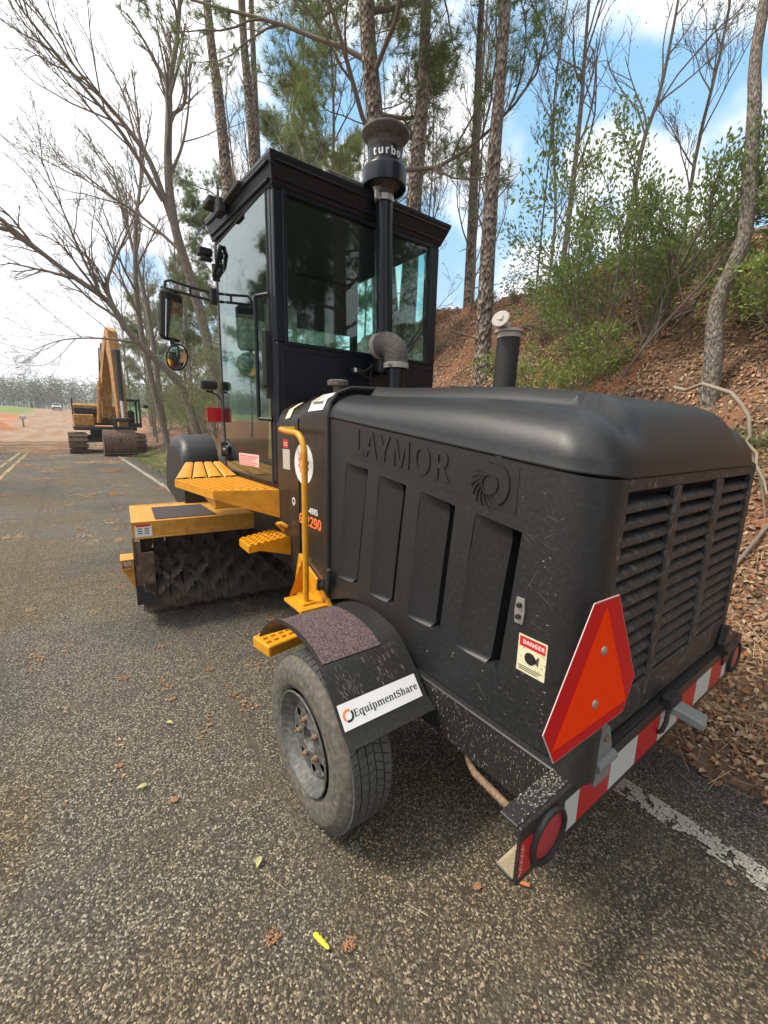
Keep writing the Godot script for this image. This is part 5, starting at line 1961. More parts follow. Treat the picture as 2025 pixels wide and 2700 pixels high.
func sw_broom(S: Node3D) -> void:
	# angled rotary broom under a yellow hood; local x runs along the broom
	var B := Transform3D(Basis(Vector3.UP, -0.092 + 0.18), V(0.335, 0, -3.62))
	B.basis = Basis(Vector3.UP, -0.09)
	var W := 2.9
	var b := MB.new()
	# hood: top, folded front and rear faces
	var pr := [Vector2(0.0, 0.722), Vector2(0.0, 0.852), Vector2(-0.66, 0.868), Vector2(-0.80, 0.74), Vector2(-0.82, 0.60)]
	var hx := [-0.004, W]
	for i in 4:
		var p: Vector2 = pr[i]
		var q: Vector2 = pr[i + 1]
		b.quad(B * V(hx[0], p.y, p.x), B * V(hx[1], p.y, p.x), B * V(hx[1], q.y, q.x), B * V(hx[0], q.y, q.x))
		b.quad(B * V(hx[0], q.y - 0.006, q.x + 0.006), B * V(hx[1], q.y - 0.006, q.x + 0.006), B * V(hx[1], p.y - 0.006, p.x - 0.006), B * V(hx[0], p.y - 0.006, p.x - 0.006))
	b.cbox(B * V(W * 0.5, 0.724, 0.004), V(W, 0.012, 0.014), 0.003, B.basis)
	b.cbox(B * V(W * 0.5, 0.865, -0.66), V(W, 0.018, 0.018), 0.004, B.basis)
	var hd := part(S, "broom_hood", b, M.yellow_dusty)
	b = MB.new()
	b.quad(B * V(0.16, 0.8585, -0.04), B * V(0.62, 0.8585, -0.04), B * V(0.56, 0.872, -0.50), B * V(0.16, 0.872, -0.50))
	part(hd, "grip_sheet", b, M.grip_dark)
	b = MB.new()
	b.cbox(B * V(0.075, 0.785, 0.003), V(0.115, 0.10, 0.002), 0.0, B.basis)
	var lb := part(hd, "warning_label", b, M.white_vinyl)
	b = MB.new()
	b.cbox(B * V(0.075, 0.823, 0.0048), V(0.095, 0.018, 0.001), 0.0, B.basis)
	part(lb, "red_header", b, M.red_vinyl)
	b = MB.new()
	for r in 3:
		for k in 2:
			b.cbox(B * V(0.052 + k * 0.045, 0.798 - r * 0.018, 0.0048), V(0.03, 0.007, 0.001), 0.0, B.basis)
	part(lb, "printed_lines", b, M.ink)
	# end plate with rubber flap, square tube stub
	b = MB.new()
	b.cbox(B * V(0.0, 0.63, -0.36), V(0.012, 0.22, 0.78), 0.003, B.basis)
	b.cbox(B * V(0.06, 0.46, 0.0), V(0.14, 0.30, 0.012), 0.003, B.basis)
	b.cbox(B * V(0.02, 0.65, 0.0), V(0.05, 0.10, 0.02), 0.003, B.basis)
	var epn := part(S, "broom_end_plate", b, M.mud_steel)
	b = MB.new()
	b.cbox(B * V(0.063, 0.27, 0.004), V(0.145, 0.16, 0.010), 0.002, B.basis)
	b.cbox(B * V(-0.004, 0.36, -0.36), V(0.010, 0.34, 0.74), 0.002, B.basis)
	part(epn, "rubber_flap", b, M.rubber_black)
	b = MB.new()
	frame_rect(b, B * V(-0.09, 0.50, 0.0), B.basis * V(0.075, 0, 0), V(0, 0.075, 0), 0.010, 0.10)
	b.cbox(B * V(-0.05, 0.582, -0.02), V(0.09, 0.012, 0.18), 0.003, B.basis)
	b.extrude(poly([Vector2(-0.09, 0.49), Vector2(0.0, 0.49), Vector2(0.0, 0.30), Vector2(-0.03, 0.36)]), 0.012, B.translated_local(V(0, 0, -0.03)))
	part(epn, "tube_stub", b, M.yellow_dusty)
	# brush: wavy wafers of bristle, alternately bent so that diamond gaps show
	var core := V(0.18, 0.415, -0.36)
	b = MB.new()
	b.tube(PackedVector3Array([B * V(0.04, core.y, core.z), B * V(W - 0.05, core.y, core.z)]), PackedFloat32Array([0.13, 0.13]), 16)
	var co := part(S, "broom_core", b, M.bristle)
	var nw := 27
	rng.seed = 909
	for i in nw:
		var xw := 0.085 + i * (W - 0.2) / nw
		b = MB.new()
		var K := 30
		for ring in 3:
			for k in K * 12:
				var a := TAU * (k + rng.randf()) / (K * 12)
				var wav := 0.040 * sin(a * 10.0 + (PI if i % 2 == 1 else 0.0))
				var rr := 0.40 + rng.randf_range(-0.045, 0.018)
				var u := V(0, cos(a), sin(a))
				var ja := a + rng.randf_range(-0.04, 0.04)
				var u2 := V(0, cos(ja), sin(ja))
				var base := B * (V(xw + wav * 0.5, core.y, core.z) + u * 0.12)
				var tip := B * (V(xw + wav + rng.randf_range(-0.012, 0.012), core.y, core.z) + u2 * rr)
				var side := (tip - base).cross(B.basis.x).normalized() * 0.0026
				var sd := B.basis.x * 0.0022
				b.tri(base - side * 1.6, base + side * 1.6, tip + side * 0.5)
				b.tri(base - side * 1.6, tip + side * 0.5, tip - side * 0.5)
				b.tri(base - sd * 1.8, base + sd * 1.8, tip + sd)
				b.tri(base - sd * 1.8, tip + sd, tip - sd)
		part(co, "bristle_wafer", b, M.bristle)

# ------------------------------------------------------------------ excavator down the road
func build_excavator() -> void:
	var S := thing("excavator", "mud-stained yellow crawler excavator with its bucket resting on the road", "excavator", V(1.75, 0, -26.5))
	var zc := -27.6
	var b: MB
	# two tracks, each with its shoes
	for x in [0.50, 3.05]:
		var w := 0.78
		b = MB.new()
		var outl := PackedVector2Array()
		for i in 9:
			var a := -PI * 0.5 + PI * i / 8.0
			outl.append(Vector2(1.55 + cos(a) * 0.44, 0.48 + sin(a) * 0.42))
		for i in 9:
			var a := PI * 0.5 + PI * i / 8.0
			outl.append(Vector2(-1.55 + cos(a) * 0.44, 0.48 + sin(a) * 0.42))
		b.extrude(outl, w * 0.8, Transform3D(Basis(V(0, 0, 1), V(0, 1, 0), V(-1, 0, 0)), V(x + w * 0.4, 0, zc)))
		var tr := part(S, "track", b, M.mud_steel)
		var sh := MB.new()
		sh.cbox(V(0, 0.03, 0), V(w, 0.05, 0.20), 0.008)
		sh.cbox(V(0, 0.075, 0.03), V(w, 0.05, 0.025), 0.005)
		var sm := sh.mesh()
		var per := 0.0
		for i in 34:
			# walk round the oval
			var L := 6.2 + TAU * 0.44
			var s := L * i / 34.0
			var p := Vector2.ZERO
			var nn := Vector2.ZERO
			if s < 3.1:
				p = Vector2(1.55 - s, 0.91)
				nn = Vector2(0, 1)
			elif s < 3.1 + PI * 0.44:
				var a := PI * 0.5 + (s - 3.1) / 0.44
				nn = Vector2(cos(a), sin(a))
				p = Vector2(-1.55, 0.48) + nn * 0.43
			elif s < 6.2 + PI * 0.44:
				p = Vector2(-1.55 + (s - 3.1 - PI * 0.44), 0.055)
				nn = Vector2(0, -1)
			else:
				var a := -PI * 0.5 + (s - 6.2 - PI * 0.44) / 0.44
				nn = Vector2(cos(a), sin(a))
				p = Vector2(1.55, 0.48) + nn * 0.43
			var up := V(0, nn.y, nn.x)
			var o := mpart(tr, "track_shoe", sm, M.mud_steel)
			o.transform = Transform3D(Basis(V(1, 0, 0), up, V(1, 0, 0).cross(up)), V(x, maxf(p.y - nn.y * 0.03, 0.03) if nn.y > -0.9 else 0.105, zc + p.x))
	b = MB.new()
	b.cbox(V(1.78, 0.72, zc), V(2.2, 0.30, 1.5), 0.05)
	b.cbox(V(1.78, 0.62, zc + 0.9), V(1.9, 0.18, 0.5), 0.04)
	b.lathe([Vector2(0.7, 0.85), Vector2(0.7, 1.12)], 24, Transform3D(Basis(), V(1.78, 0, zc)))
	part(S, "undercarriage", b, M.digger_dark)
	# house
	b = MB.new()
	b.cbox(V(1.75, 1.22, zc - 0.35), V(2.75, 0.18, 3.3), 0.03)
	part(S, "house_floor", b, M.digger_dark)
	b = MB.new()
	b.cbox(V(0.84, 1.62, zc + 0.45), V(0.88, 0.62, 1.2), 0.05)
	part(S, "tool_box", b, M.digger_yellow)
	b = MB.new()
	b.cbox(V(1.55, 1.95, zc - 1.2), V(2.3, 1.15, 1.5), 0.12)
	var eh := part(S, "engine_house", b, M.digger_yellow)
	b = MB.new()
	b.cbox(V(0.95, 2.10, zc + 0.40), V(0.95, 0.34, 1.0), 0.05)
	b.cbox(V(1.15, 2.05, zc - 0.3), V(0.5, 0.5, 0.6), 0.04)
	part(eh, "side_box", b, M.digger_dark)
	b = MB.new()
	for q in [[0.42, 2.25], [0.42, 2.68]]:
		b.rod(V(q[0], q[1], zc + 0.9), V(q[0], q[1], zc - 0.8), 0.025, 6)
	for z in [0.9, 0.0, -0.8]:
		b.rod(V(0.42, 1.9, zc + z), V(0.42, 2.68, zc + z), 0.025, 6)
	part(S, "guard_rail", b, M.digger_dark)
	# cab
	b = MB.new()
	var cx := 2.92
	for x in [cx - 0.42, cx + 0.42]:
		for z in [zc + 1.05, zc - 0.35]:
			b.cbox(V(x, 2.02, z), V(0.09, 1.42, 0.09), 0.02)
	b.cbox(V(cx, 2.74, zc + 0.35), V(0.95, 0.10, 1.55), 0.04)
	b.cbox(V(cx, 1.42, zc + 0.35), V(0.95, 0.24, 1.5), 0.03)
	var cb := part(S, "cab", b, M.digger_dark)
	b = MB.new()
	b.box(V(cx, 2.12, zc + 1.06), V(0.78, 1.15, 0.01))
	b.box(V(cx + 0.43, 2.12, zc + 0.35), V(0.01, 1.15, 1.3))
	b.box(V(cx - 0.43, 2.12, zc + 0.35), V(0.01, 1.15, 1.3))
	part(cb, "cab_glass", b, M.glass)
	b = MB.new()
	b.cbox(V(cx, 1.85, zc + 0.1), V(0.5, 0.7, 0.5), 0.08)
	part(cb, "seat", b, M.seat)
	b = MB.new()
	b.rod(V(cx + 0.45, 2.35, zc + 1.05), V(cx + 0.68, 2.42, zc + 1.1), 0.02, 6)
	b.cbox(V(cx + 0.72, 2.42, zc + 1.1), V(0.26, 0.18, 0.06), 0.02)
	part(cb, "mirror", b, M.digger_dark)
	# boom rising from the house, stick coming down, bucket flat on the road
	var sk := V(0.13, 0, 0.9915)
	var X := Transform3D(Basis(sk, V(0, 1, 0), sk.cross(V(0, 1, 0))), V(1.80, 0, 0) - sk * zc + V(0, 0, zc))
	b = MB.new()
	b.extrude(poly([Vector2(zc + 0.35, 1.45), Vector2(zc + 0.05, 1.75), Vector2(zc + 0.05, 2.9), Vector2(zc + 0.9, 4.35), Vector2(zc + 2.35, 5.55), Vector2(zc + 2.65, 5.55), Vector2(zc + 2.68, 5.25), Vector2(zc + 1.65, 4.15), Vector2(zc + 0.95, 3.05), Vector2(zc + 0.72, 1.75)]), 0.44, X.translated_local(V(0, 0, -0.22)))
	var bo := part(S, "boom", b, M.digger_yellow)
	b = MB.new()
	b.rod(V(1.46, 1.5, zc + 1.15), V(1.66, 3.55, zc + 0.95), 0.10, 12)
	b.rod(V(1.66, 3.4, zc + 0.95), V(1.72, 3.9, zc + 0.95), 0.06, 10)
	part(bo, "boom_cylinder", b, M.digger_yellow)
	b = MB.new()
	b.rod(V(1.80, 4.2, zc + 0.7), V(1.85, 5.35, zc + 1.6), 0.05, 8)
	b.rod(V(1.70, 4.0, zc + 0.9), V(1.72, 5.1, zc + 1.9), 0.03, 6)
	part(bo, "hydraulic_hose", b, M.digger_dark)
	b = MB.new()
	var Y := X.translated_local(V(0, 0, -0.22))
	b.extrude(poly([Vector2(zc + 2.30, 5.62), Vector2(zc + 2.75, 5.95), Vector2(zc + 3.15, 5.75), Vector2(zc + 3.45, 4.6), Vector2(zc + 3.75, 2.0), Vector2(zc + 3.70, 1.15), Vector2(zc + 3.42, 1.10), Vector2(zc + 3.25, 2.0), Vector2(zc + 2.85, 4.3), Vector2(zc + 2.45, 5.2)]), 0.40, Y)
	var stk := part(S, "stick", b, M.digger_yellow)
	b = MB.new()
	b.rod(V(2.28, 4.75, zc + 3.65), V(2.26, 2.55, zc + 3.98), 0.115, 14)
	b.cbox(V(2.28, 4.75, zc + 3.55), V(0.3, 0.25, 0.25), 0.04)
	part(stk, "bucket_cylinder", b, M.digger_dark)
	b = MB.new()
	b.rod(V(2.26, 2.6, zc + 3.97), V(2.26, 1.75, zc + 4.10), 0.07, 12)
	part(stk, "cylinder_rod", b, M.chrome)
	b = MB.new()
	b.cbox(V(2.26, 1.68, zc + 4.08), V(0.62, 0.20, 0.22), 0.05)
	b.cbox(V(1.95, 1.40, zc + 4.0), V(0.10, 0.75, 0.16), 0.03, Basis(Vector3.RIGHT, 0.3))
	b.cbox(V(2.50, 1.40, zc + 4.0), V(0.10, 0.75, 0.16), 0.03, Basis(Vector3.RIGHT, 0.3))
	b.cbox(V(2.26, 1.22, zc + 3.75), V(0.5, 0.4, 0.4), 0.06)
	b.pipe([V(1.85, 1.95, zc + 3.8), V(1.72, 1.75, zc + 4.0), V(1.80, 1.45, zc + 4.1), V(1.98, 1.2, zc + 4.05)], 0.03, 6)
	b.pipe([V(2.0, 2.05, zc + 3.9), V(1.88, 1.8, zc + 4.1), V(1.94, 1.5, zc + 4.15)], 0.025, 6)
	part(S, "bucket_linkage", b, M.digger_dark)
	b = MB.new()
	# bucket: curled shell open to the machine, cheeks, lip
	var pr := [Vector2(4.05, 1.22), Vector2(4.32, 1.05), Vector2(4.46, 0.78), Vector2(4.46, 0.46), Vector2(4.30, 0.18), Vector2(4.0, 0.03), Vector2(3.55, 0.02)]
	var rows := []
	var rows2 := []
	for q in pr:
		rows.append(PackedVector3Array([V(1.42, q.y, zc + q.x), V(2.66, q.y, zc + q.x)]))
		var q2: Vector2 = q + (Vector2(3.85, 0.65) - q).normalized() * 0.05
		rows2.append(PackedVector3Array([V(1.42, q2.y, zc + q2.x), V(2.66, q2.y, zc + q2.x)]))
	b.grid(rows, true)
	b.grid(rows2)
	var cheek := PackedVector2Array(pr)
	cheek.append(Vector2(3.50, 0.10))
	cheek.append(Vector2(3.72, 0.95))
	for x in [1.42, 2.70]:
		var pl := PackedVector2Array()
		for q in cheek:
			pl.append(Vector2(zc + q.x, q.y))
		b.extrude(pl, 0.04, Transform3D(Basis(V(0, 0, 1), V(0, 1, 0), V(-1, 0, 0)), V(x, 0, 0)))
	b.cbox(V(2.06, 0.12, zc + 4.33), V(1.30, 0.10, 0.06), 0.02, Basis(Vector3.RIGHT, 0.7))
	var bk := part(S, "bucket", b, M.mud_steel)
	b = MB.new()
	b.extrude(poly([Vector2(-0.05, -0.10), Vector2(0.05, -0.10), Vector2(0.0, 0.05)]), 0.01, Transform3D(Basis(), V(2.04, 0.80, zc + 4.47)))
	part(bk, "triangle_mark", b, M.digger_dark)

# ------------------------------------------------------------------ far things
func build_far_things() -> void:
	# white pickup coming down the dirt road
	var S := thing("pickup_truck", "small white pickup truck far off on the dirt road", "truck", V(-1.0, rise(-131.0), -131.0))
	var y0 := rise(-131.0)
	var b := MB.new()
	b.cbox(V(-1.0, y0 + 0.75, -132.5), V(1.9, 0.65, 5.2), 0.12)
	b.cbox(V(-1.0, y0 + 1.35, -132.0), V(1.65, 0.65, 2.0), 0.2)
	part(S, "body", b, M.car_white)
	b = MB.new()
	b.box(V(-1.0, y0 + 1.38, -130.98), V(1.4, 0.45, 0.02))
	part(S, "windscreen", b, M.digger_dark)
	b = MB.new()
	b.box(V(-1.0, y0 + 0.62, -129.88), V(1.5, 0.28, 0.03))
	part(S, "grille", b, M.digger_dark)
	for x in [-1.75, -0.25]:
		for z in [-130.9, -134.2]:
			b = MB.new()
			b.lathe([Vector2(0.0005, 0.12), Vector2(0.36, 0.12), Vector2(0.36, -0.12), Vector2(0.0005, -0.12)], 16, Transform3D(Basis(V(0, 1, 0), V(1, 0, 0), V(0, 0, -1)), V(x, y0 + 0.36, z)))
			part(S, "wheel", b, M.rubber_black)
	# roadside box on a post
	S = thing("roadside_box", "grey box on a post beside the red dirt", "post box", V(-3.6, rise(-62.0), -62.0))
	b = MB.new()
	b.cbox(V(-3.6, rise(-62.0) + 0.45, -62.0), V(0.14, 0.95, 0.14), 0.02)
	part(S, "post", b, M.bark)
	b = MB.new()
	b.cbox(V(-3.6, rise(-62.0) + 1.1, -62.0), V(0.6, 0.45, 0.8), 0.08)
	part(S, "box", b, M.exhaust_steel)
	# dirt heap
	for q in [[-6.2, -58.0, 2.2, 0.8], [-8.5, -66.0, 3.5, 1.3], [-5.4, -46.0, 1.3, 0.45]]:
		b = MB.new()
		b.colored = true
		b.col = Color(0.50, 0.19, 0.08)
		var rows := []
		for i in 7:
			var row := PackedVector3Array()
			for k in 21:
				var a := TAU * (k % 20) / 20.0
				var r: float = q[2] * (1.0 - i / 6.0) * (1.0 + 0.25 * nz(cos(a) * 2.0 + q[0], sin(a) * 2.0, 1.0, 30.0))
				row.append(V(q[0] + cos(a) * r, rise(q[1]) - 0.05 + q[3] * pow(i / 6.0, 0.8) * (1.0 + 0.2 * nz(a, i, 0.7, 31.0)), q[1] - sin(a) * r))
			rows.append(row)
		b.grid(rows)
		tag(solo("dirt_heap", b, M.clay), "heap of red clay dug up beside the road", "dirt heap", "clay heaps beside the road")

# ------------------------------------------------------------------ trees
func smooth(p: Array, k := 4) -> PackedVector3Array:
	var o := PackedVector3Array()
	for i in p.size() - 1:
		var a: Vector3 = p[maxi(i - 1, 0)]
		var b: Vector3 = p[i]
		var c: Vector3 = p[i + 1]
		var d: Vector3 = p[mini(i + 2, p.size() - 1)]
		for s in k:
			o.append(b.cubic_interpolate(c, a, d, float(s) / k))
	o.append(p[-1])
	return o

func taper(n: int, r0: float, r1: float) -> PackedFloat32Array:
	var o := PackedFloat32Array()
	for i in n:
		o.append(lerpf(r0, r1, float(i) / (n - 1)))
	return o

# o: spread, trop (pull upwards), wob, kids [per level], ratio, lean (Vector3), last (deepest level)
func grow(b: MB, tips: Array, p: Vector3, d: Vector3, length: float, r: float, lvl: int, o: Dictionary) -> void:
	var last: int = o.last
	var n: int = [7, 6, 4, 3, 3][lvl]
	var pts := PackedVector3Array([p])
	var dirs := [d]
	var lean: Vector3 = o.lean
	for i in n:
		var wob: float = o.wob
		d = (d + V(rng.randfn(), rng.randfn(), rng.randfn()) * wob + V(0, 1, 0) * float(o.trop) + lean).normalized()
		p += d * length / n
		pts.append(p)
		dirs.append(d)
	b.tube(pts, taper(n + 1, r, maxf(r * 0.35, 0.0028)), [7, 5, 4, 3, 3][lvl], false)
	if lvl >= last:
		tips.append([p, d])
		if tips.size() % 2 == 0:
			tips.append([pts[n / 2], d])
		return
	var kids: int = o.kids[lvl]
	for k in kids:
		var t := lerpf(0.22, 1.0, (k + rng.randf()) / kids)
		var i := mini(int(t * n), n - 1)
		var q := pts[i].lerp(pts[i + 1], t * n - i)
		var dd: Vector3 = dirs[i + 1]
		var ax := dd.cross(V(rng.randfn(), rng.randfn(), rng.randfn())).normalized()
		var nd := dd.rotated(ax, float(o.spread) * rng.randf_range(0.6, 1.3))
		grow(b, tips, q, nd, length * float(o.ratio) * lerpf(1.15, 0.6, t) * rng.randf_range(0.7, 1.2), maxf(r * lerpf(0.55, 0.38, t), 0.0035), lvl + 1, o)

func needle_mesh() -> ArrayMesh:
	var b := MB.new()
	var r2 := RandomNumberGenerator.new()
	r2.seed = 3
	for i in 26:
		var a := r2.randf() * TAU
		var e := r2.randf_range(0.2, 1.25)
		var d := V(cos(a) * sin(e), cos(e), sin(a) * sin(e))
		var s := d.cross(V(r2.randfn(), r2.randfn(), r2.randfn())).normalized() * 0.016
		var o := V(0, r2.randf_range(-0.35, 0.1), 0)
		b.tri(o - s, o + s, o + d * r2.randf_range(0.7, 1.0))
	return b.mesh()

func leaf_quad() -> ArrayMesh:
	# fresh leaf, pointed, slightly folded, one unit long along +y
	var b := MB.new()
	b.tri(V(0, 0, 0), V(0.24, 0.45, 0.06), V(0, 0.5, 0))
	b.tri(V(0, 0, 0), V(0, 0.5, 0), V(-0.24, 0.45, 0.06))
	b.tri(V(0.24, 0.45, 0.06), V(0, 1.0, -0.08), V(0, 0.5, 0))
	b.tri(V(0, 0.5, 0), V(0, 1.0, -0.08), V(-0.24, 0.45, 0.06))
	return b.mesh()

func rand_basis(d: Vector3, s: float) -> Basis:
	var x := d.cross(V(rng.randfn(), rng.randfn(), rng.randfn())).normalized()
	return Basis(x * s, d * s, x.cross(d) * s)

func tuft_crown(parent: Node3D, tips: Array, per: int, spread: float, s0: float, s1: float, me: Mesh, m: Material, called := "foliage") -> void:
	var xf := []
	for t in tips:
		for k in per:
			var p: Vector3 = t[0] + V(rng.randfn(), rng.randfn() * 0.7, rng.randfn()) * spread
			var d: Vector3 = (t[1] + V(rng.randfn(), rng.randfn() + 0.4, rng.randfn()) * 0.6).normalized()
			xf.append(Transform3D(rand_basis(d, rng.randf_range(s0, s1)), p))
	many(parent, called, me, m, xf)

var needle_me: ArrayMesh
var leaf_me: ArrayMesh

func pine(base: Vector3, line: Array, r: float, crown_y: float, limbs: int, limb_len: float, label: String, group: String, per := 3, m := "needle") -> Node3D:
	var S := thing("pine_tree", label, "tree", base, group)
	var pts := smooth([base - V(0, 0.3, 0)] + line, 5)
	var b := MB.new()
	var rad := taper(pts.size(), r, r * 0.35)
	rad[0] = r * 1.5
	rad[1] = r * 1.18
	b.tube(pts, rad, 14, false)
	part(S, "trunk", b, M.pine_bark)
	b = MB.new()
	var tips := []
	var o := {"spread": 0.75, "trop": 0.035, "wob": 0.13, "kids": [6, 5, 3], "ratio": 0.42, "lean": Vector3.ZERO, "last": 2}
	for i in limbs:
		var t := (i + rng.randf()) / limbs
		var top := pts[pts.size() - 1]
		var y := lerpf(crown_y, top.y, t)
		var q := top
		for k in pts.size() - 1:
			if pts[k].y <= y and pts[k + 1].y >= y:
				q = pts[k].lerp(pts[k + 1], (y - pts[k].y) / maxf(pts[k + 1].y - pts[k].y, 0.01))
		var a := i * 2.4 + rng.randf()
		var d := V(cos(a), 0.25 + rng.randf() * 0.3, sin(a)).normalized()
		grow(b, tips, q, d, limb_len * lerpf(1.0, 0.45, t) * rng.randf_range(0.7, 1.2), r * 0.22, 0, o)
	# a few dead stubs low on the trunk
	for i in 5:
		var k := 2 + rng.randi() % maxi(pts.size() - 4, 1)
		var a := rng.randf() * TAU
		b.tube(PackedVector3Array([pts[k], pts[k] + V(cos(a), 0.2, sin(a)) * rng.randf_range(0.3, 0.8)]), PackedFloat32Array([0.014, 0.005]), 4, false)
	part(S, "branches", b, M.twig)
	var xs := many(S, "needles", needle_me, M[m], tuft_xf(tips, per, 0.16, 0.16, 0.30))
	xs.position = -S.position
	return S

func tuft_xf(tips: Array, per: int, spread: float, s0: float, s1: float) -> Array:
	var xf := []
	for t in tips:
		for k in per:
			var p: Vector3 = t[0] + V(rng.randfn(), rng.randfn() * 0.7, rng.randfn()) * spread
			var d: Vector3 = (t[1] + V(rng.randfn(), rng.randfn() + 0.4, rng.randfn()) * 0.5).normalized()
			xf.append(Transform3D(rand_basis(d, rng.randf_range(s0, s1)), p))
	return xf

func bare(called: String, base: Vector3, line: Array, r: float, o: Dictionary, start: float, n0: int, len0: float, label: String, group := "", buds := 1, bud_mat := "leaf_bud", limbs := []) -> Node3D:
	var S := thing(called, label, "tree", base, group)
	var pts := smooth([base - V(0, 0.3, 0)] + line, 4)
	var b := MB.new()
	var rad := taper(pts.size(), r, r * 0.25)
	rad[0] = r * 1.35
	b.tube(pts, rad, 10, false)
	part(S, "trunk", b, M.bark)
	b = MB.new()
	var tips := []
	var paths := [[pts, r, n0]]
	for l in limbs:
		var lp := smooth(l[0], 4)
		b.tube(lp, taper(lp.size(), l[1], 0.008), 6, false)
		paths.append([lp, l[1], l[2]])
	for q in paths:
		var pp: PackedVector3Array = q[0]
		var cnt: int = q[2]
		for i in cnt:
			var t := lerpf(start if q[0] == pts else 0.15, 1.0, (i + rng.randf()) / cnt)
			var k := mini(int(t * (pp.size() - 1)), pp.size() - 2)
			var d := (pp[k + 1] - pp[k]).normalized()
			var ax := d.cross(V(rng.randfn(), rng.randfn(), rng.randfn())).normalized()
			grow(b, tips, pp[k].lerp(pp[k + 1], t * (pp.size() - 1) - k), d.rotated(ax, float(o.spread) * rng.randf_range(0.7, 1.2)), len0 * lerpf(1.0, 0.45, t) * rng.randf_range(0.7, 1.25), maxf(float(q[1]) * lerpf(0.42, 0.25, t), 0.008), 0, o)
	part(S, "branches", b, M.twig)
	if buds > 0:
		var xs := many(S, "buds", leaf_me, M[bud_mat], tuft_xf(tips, buds, 0.09, 0.018, 0.042))
		xs.position = -S.position
	return S

func copy_of(S: Node3D, at: Vector3, turn: float, sc: float, label: String, group: String) -> Node3D:
	var c: Node3D = S.duplicate()
	var nm := String(S.name)
	if nm.length() > 4 and nm.substr(nm.length() - 3).is_valid_int():
		nm = nm.substr(0, nm.length() - 4)
	c.name = numbered(nm)
	add_child(c)
	c.position = at
	c.rotation.y = turn
	c.scale = Vector3.ONE * sc
	tag(c, label, "tree", group)
	return c

func on_ground(x: float, z: float) -> Vector3:
	return V(x, gh(x, z), z)

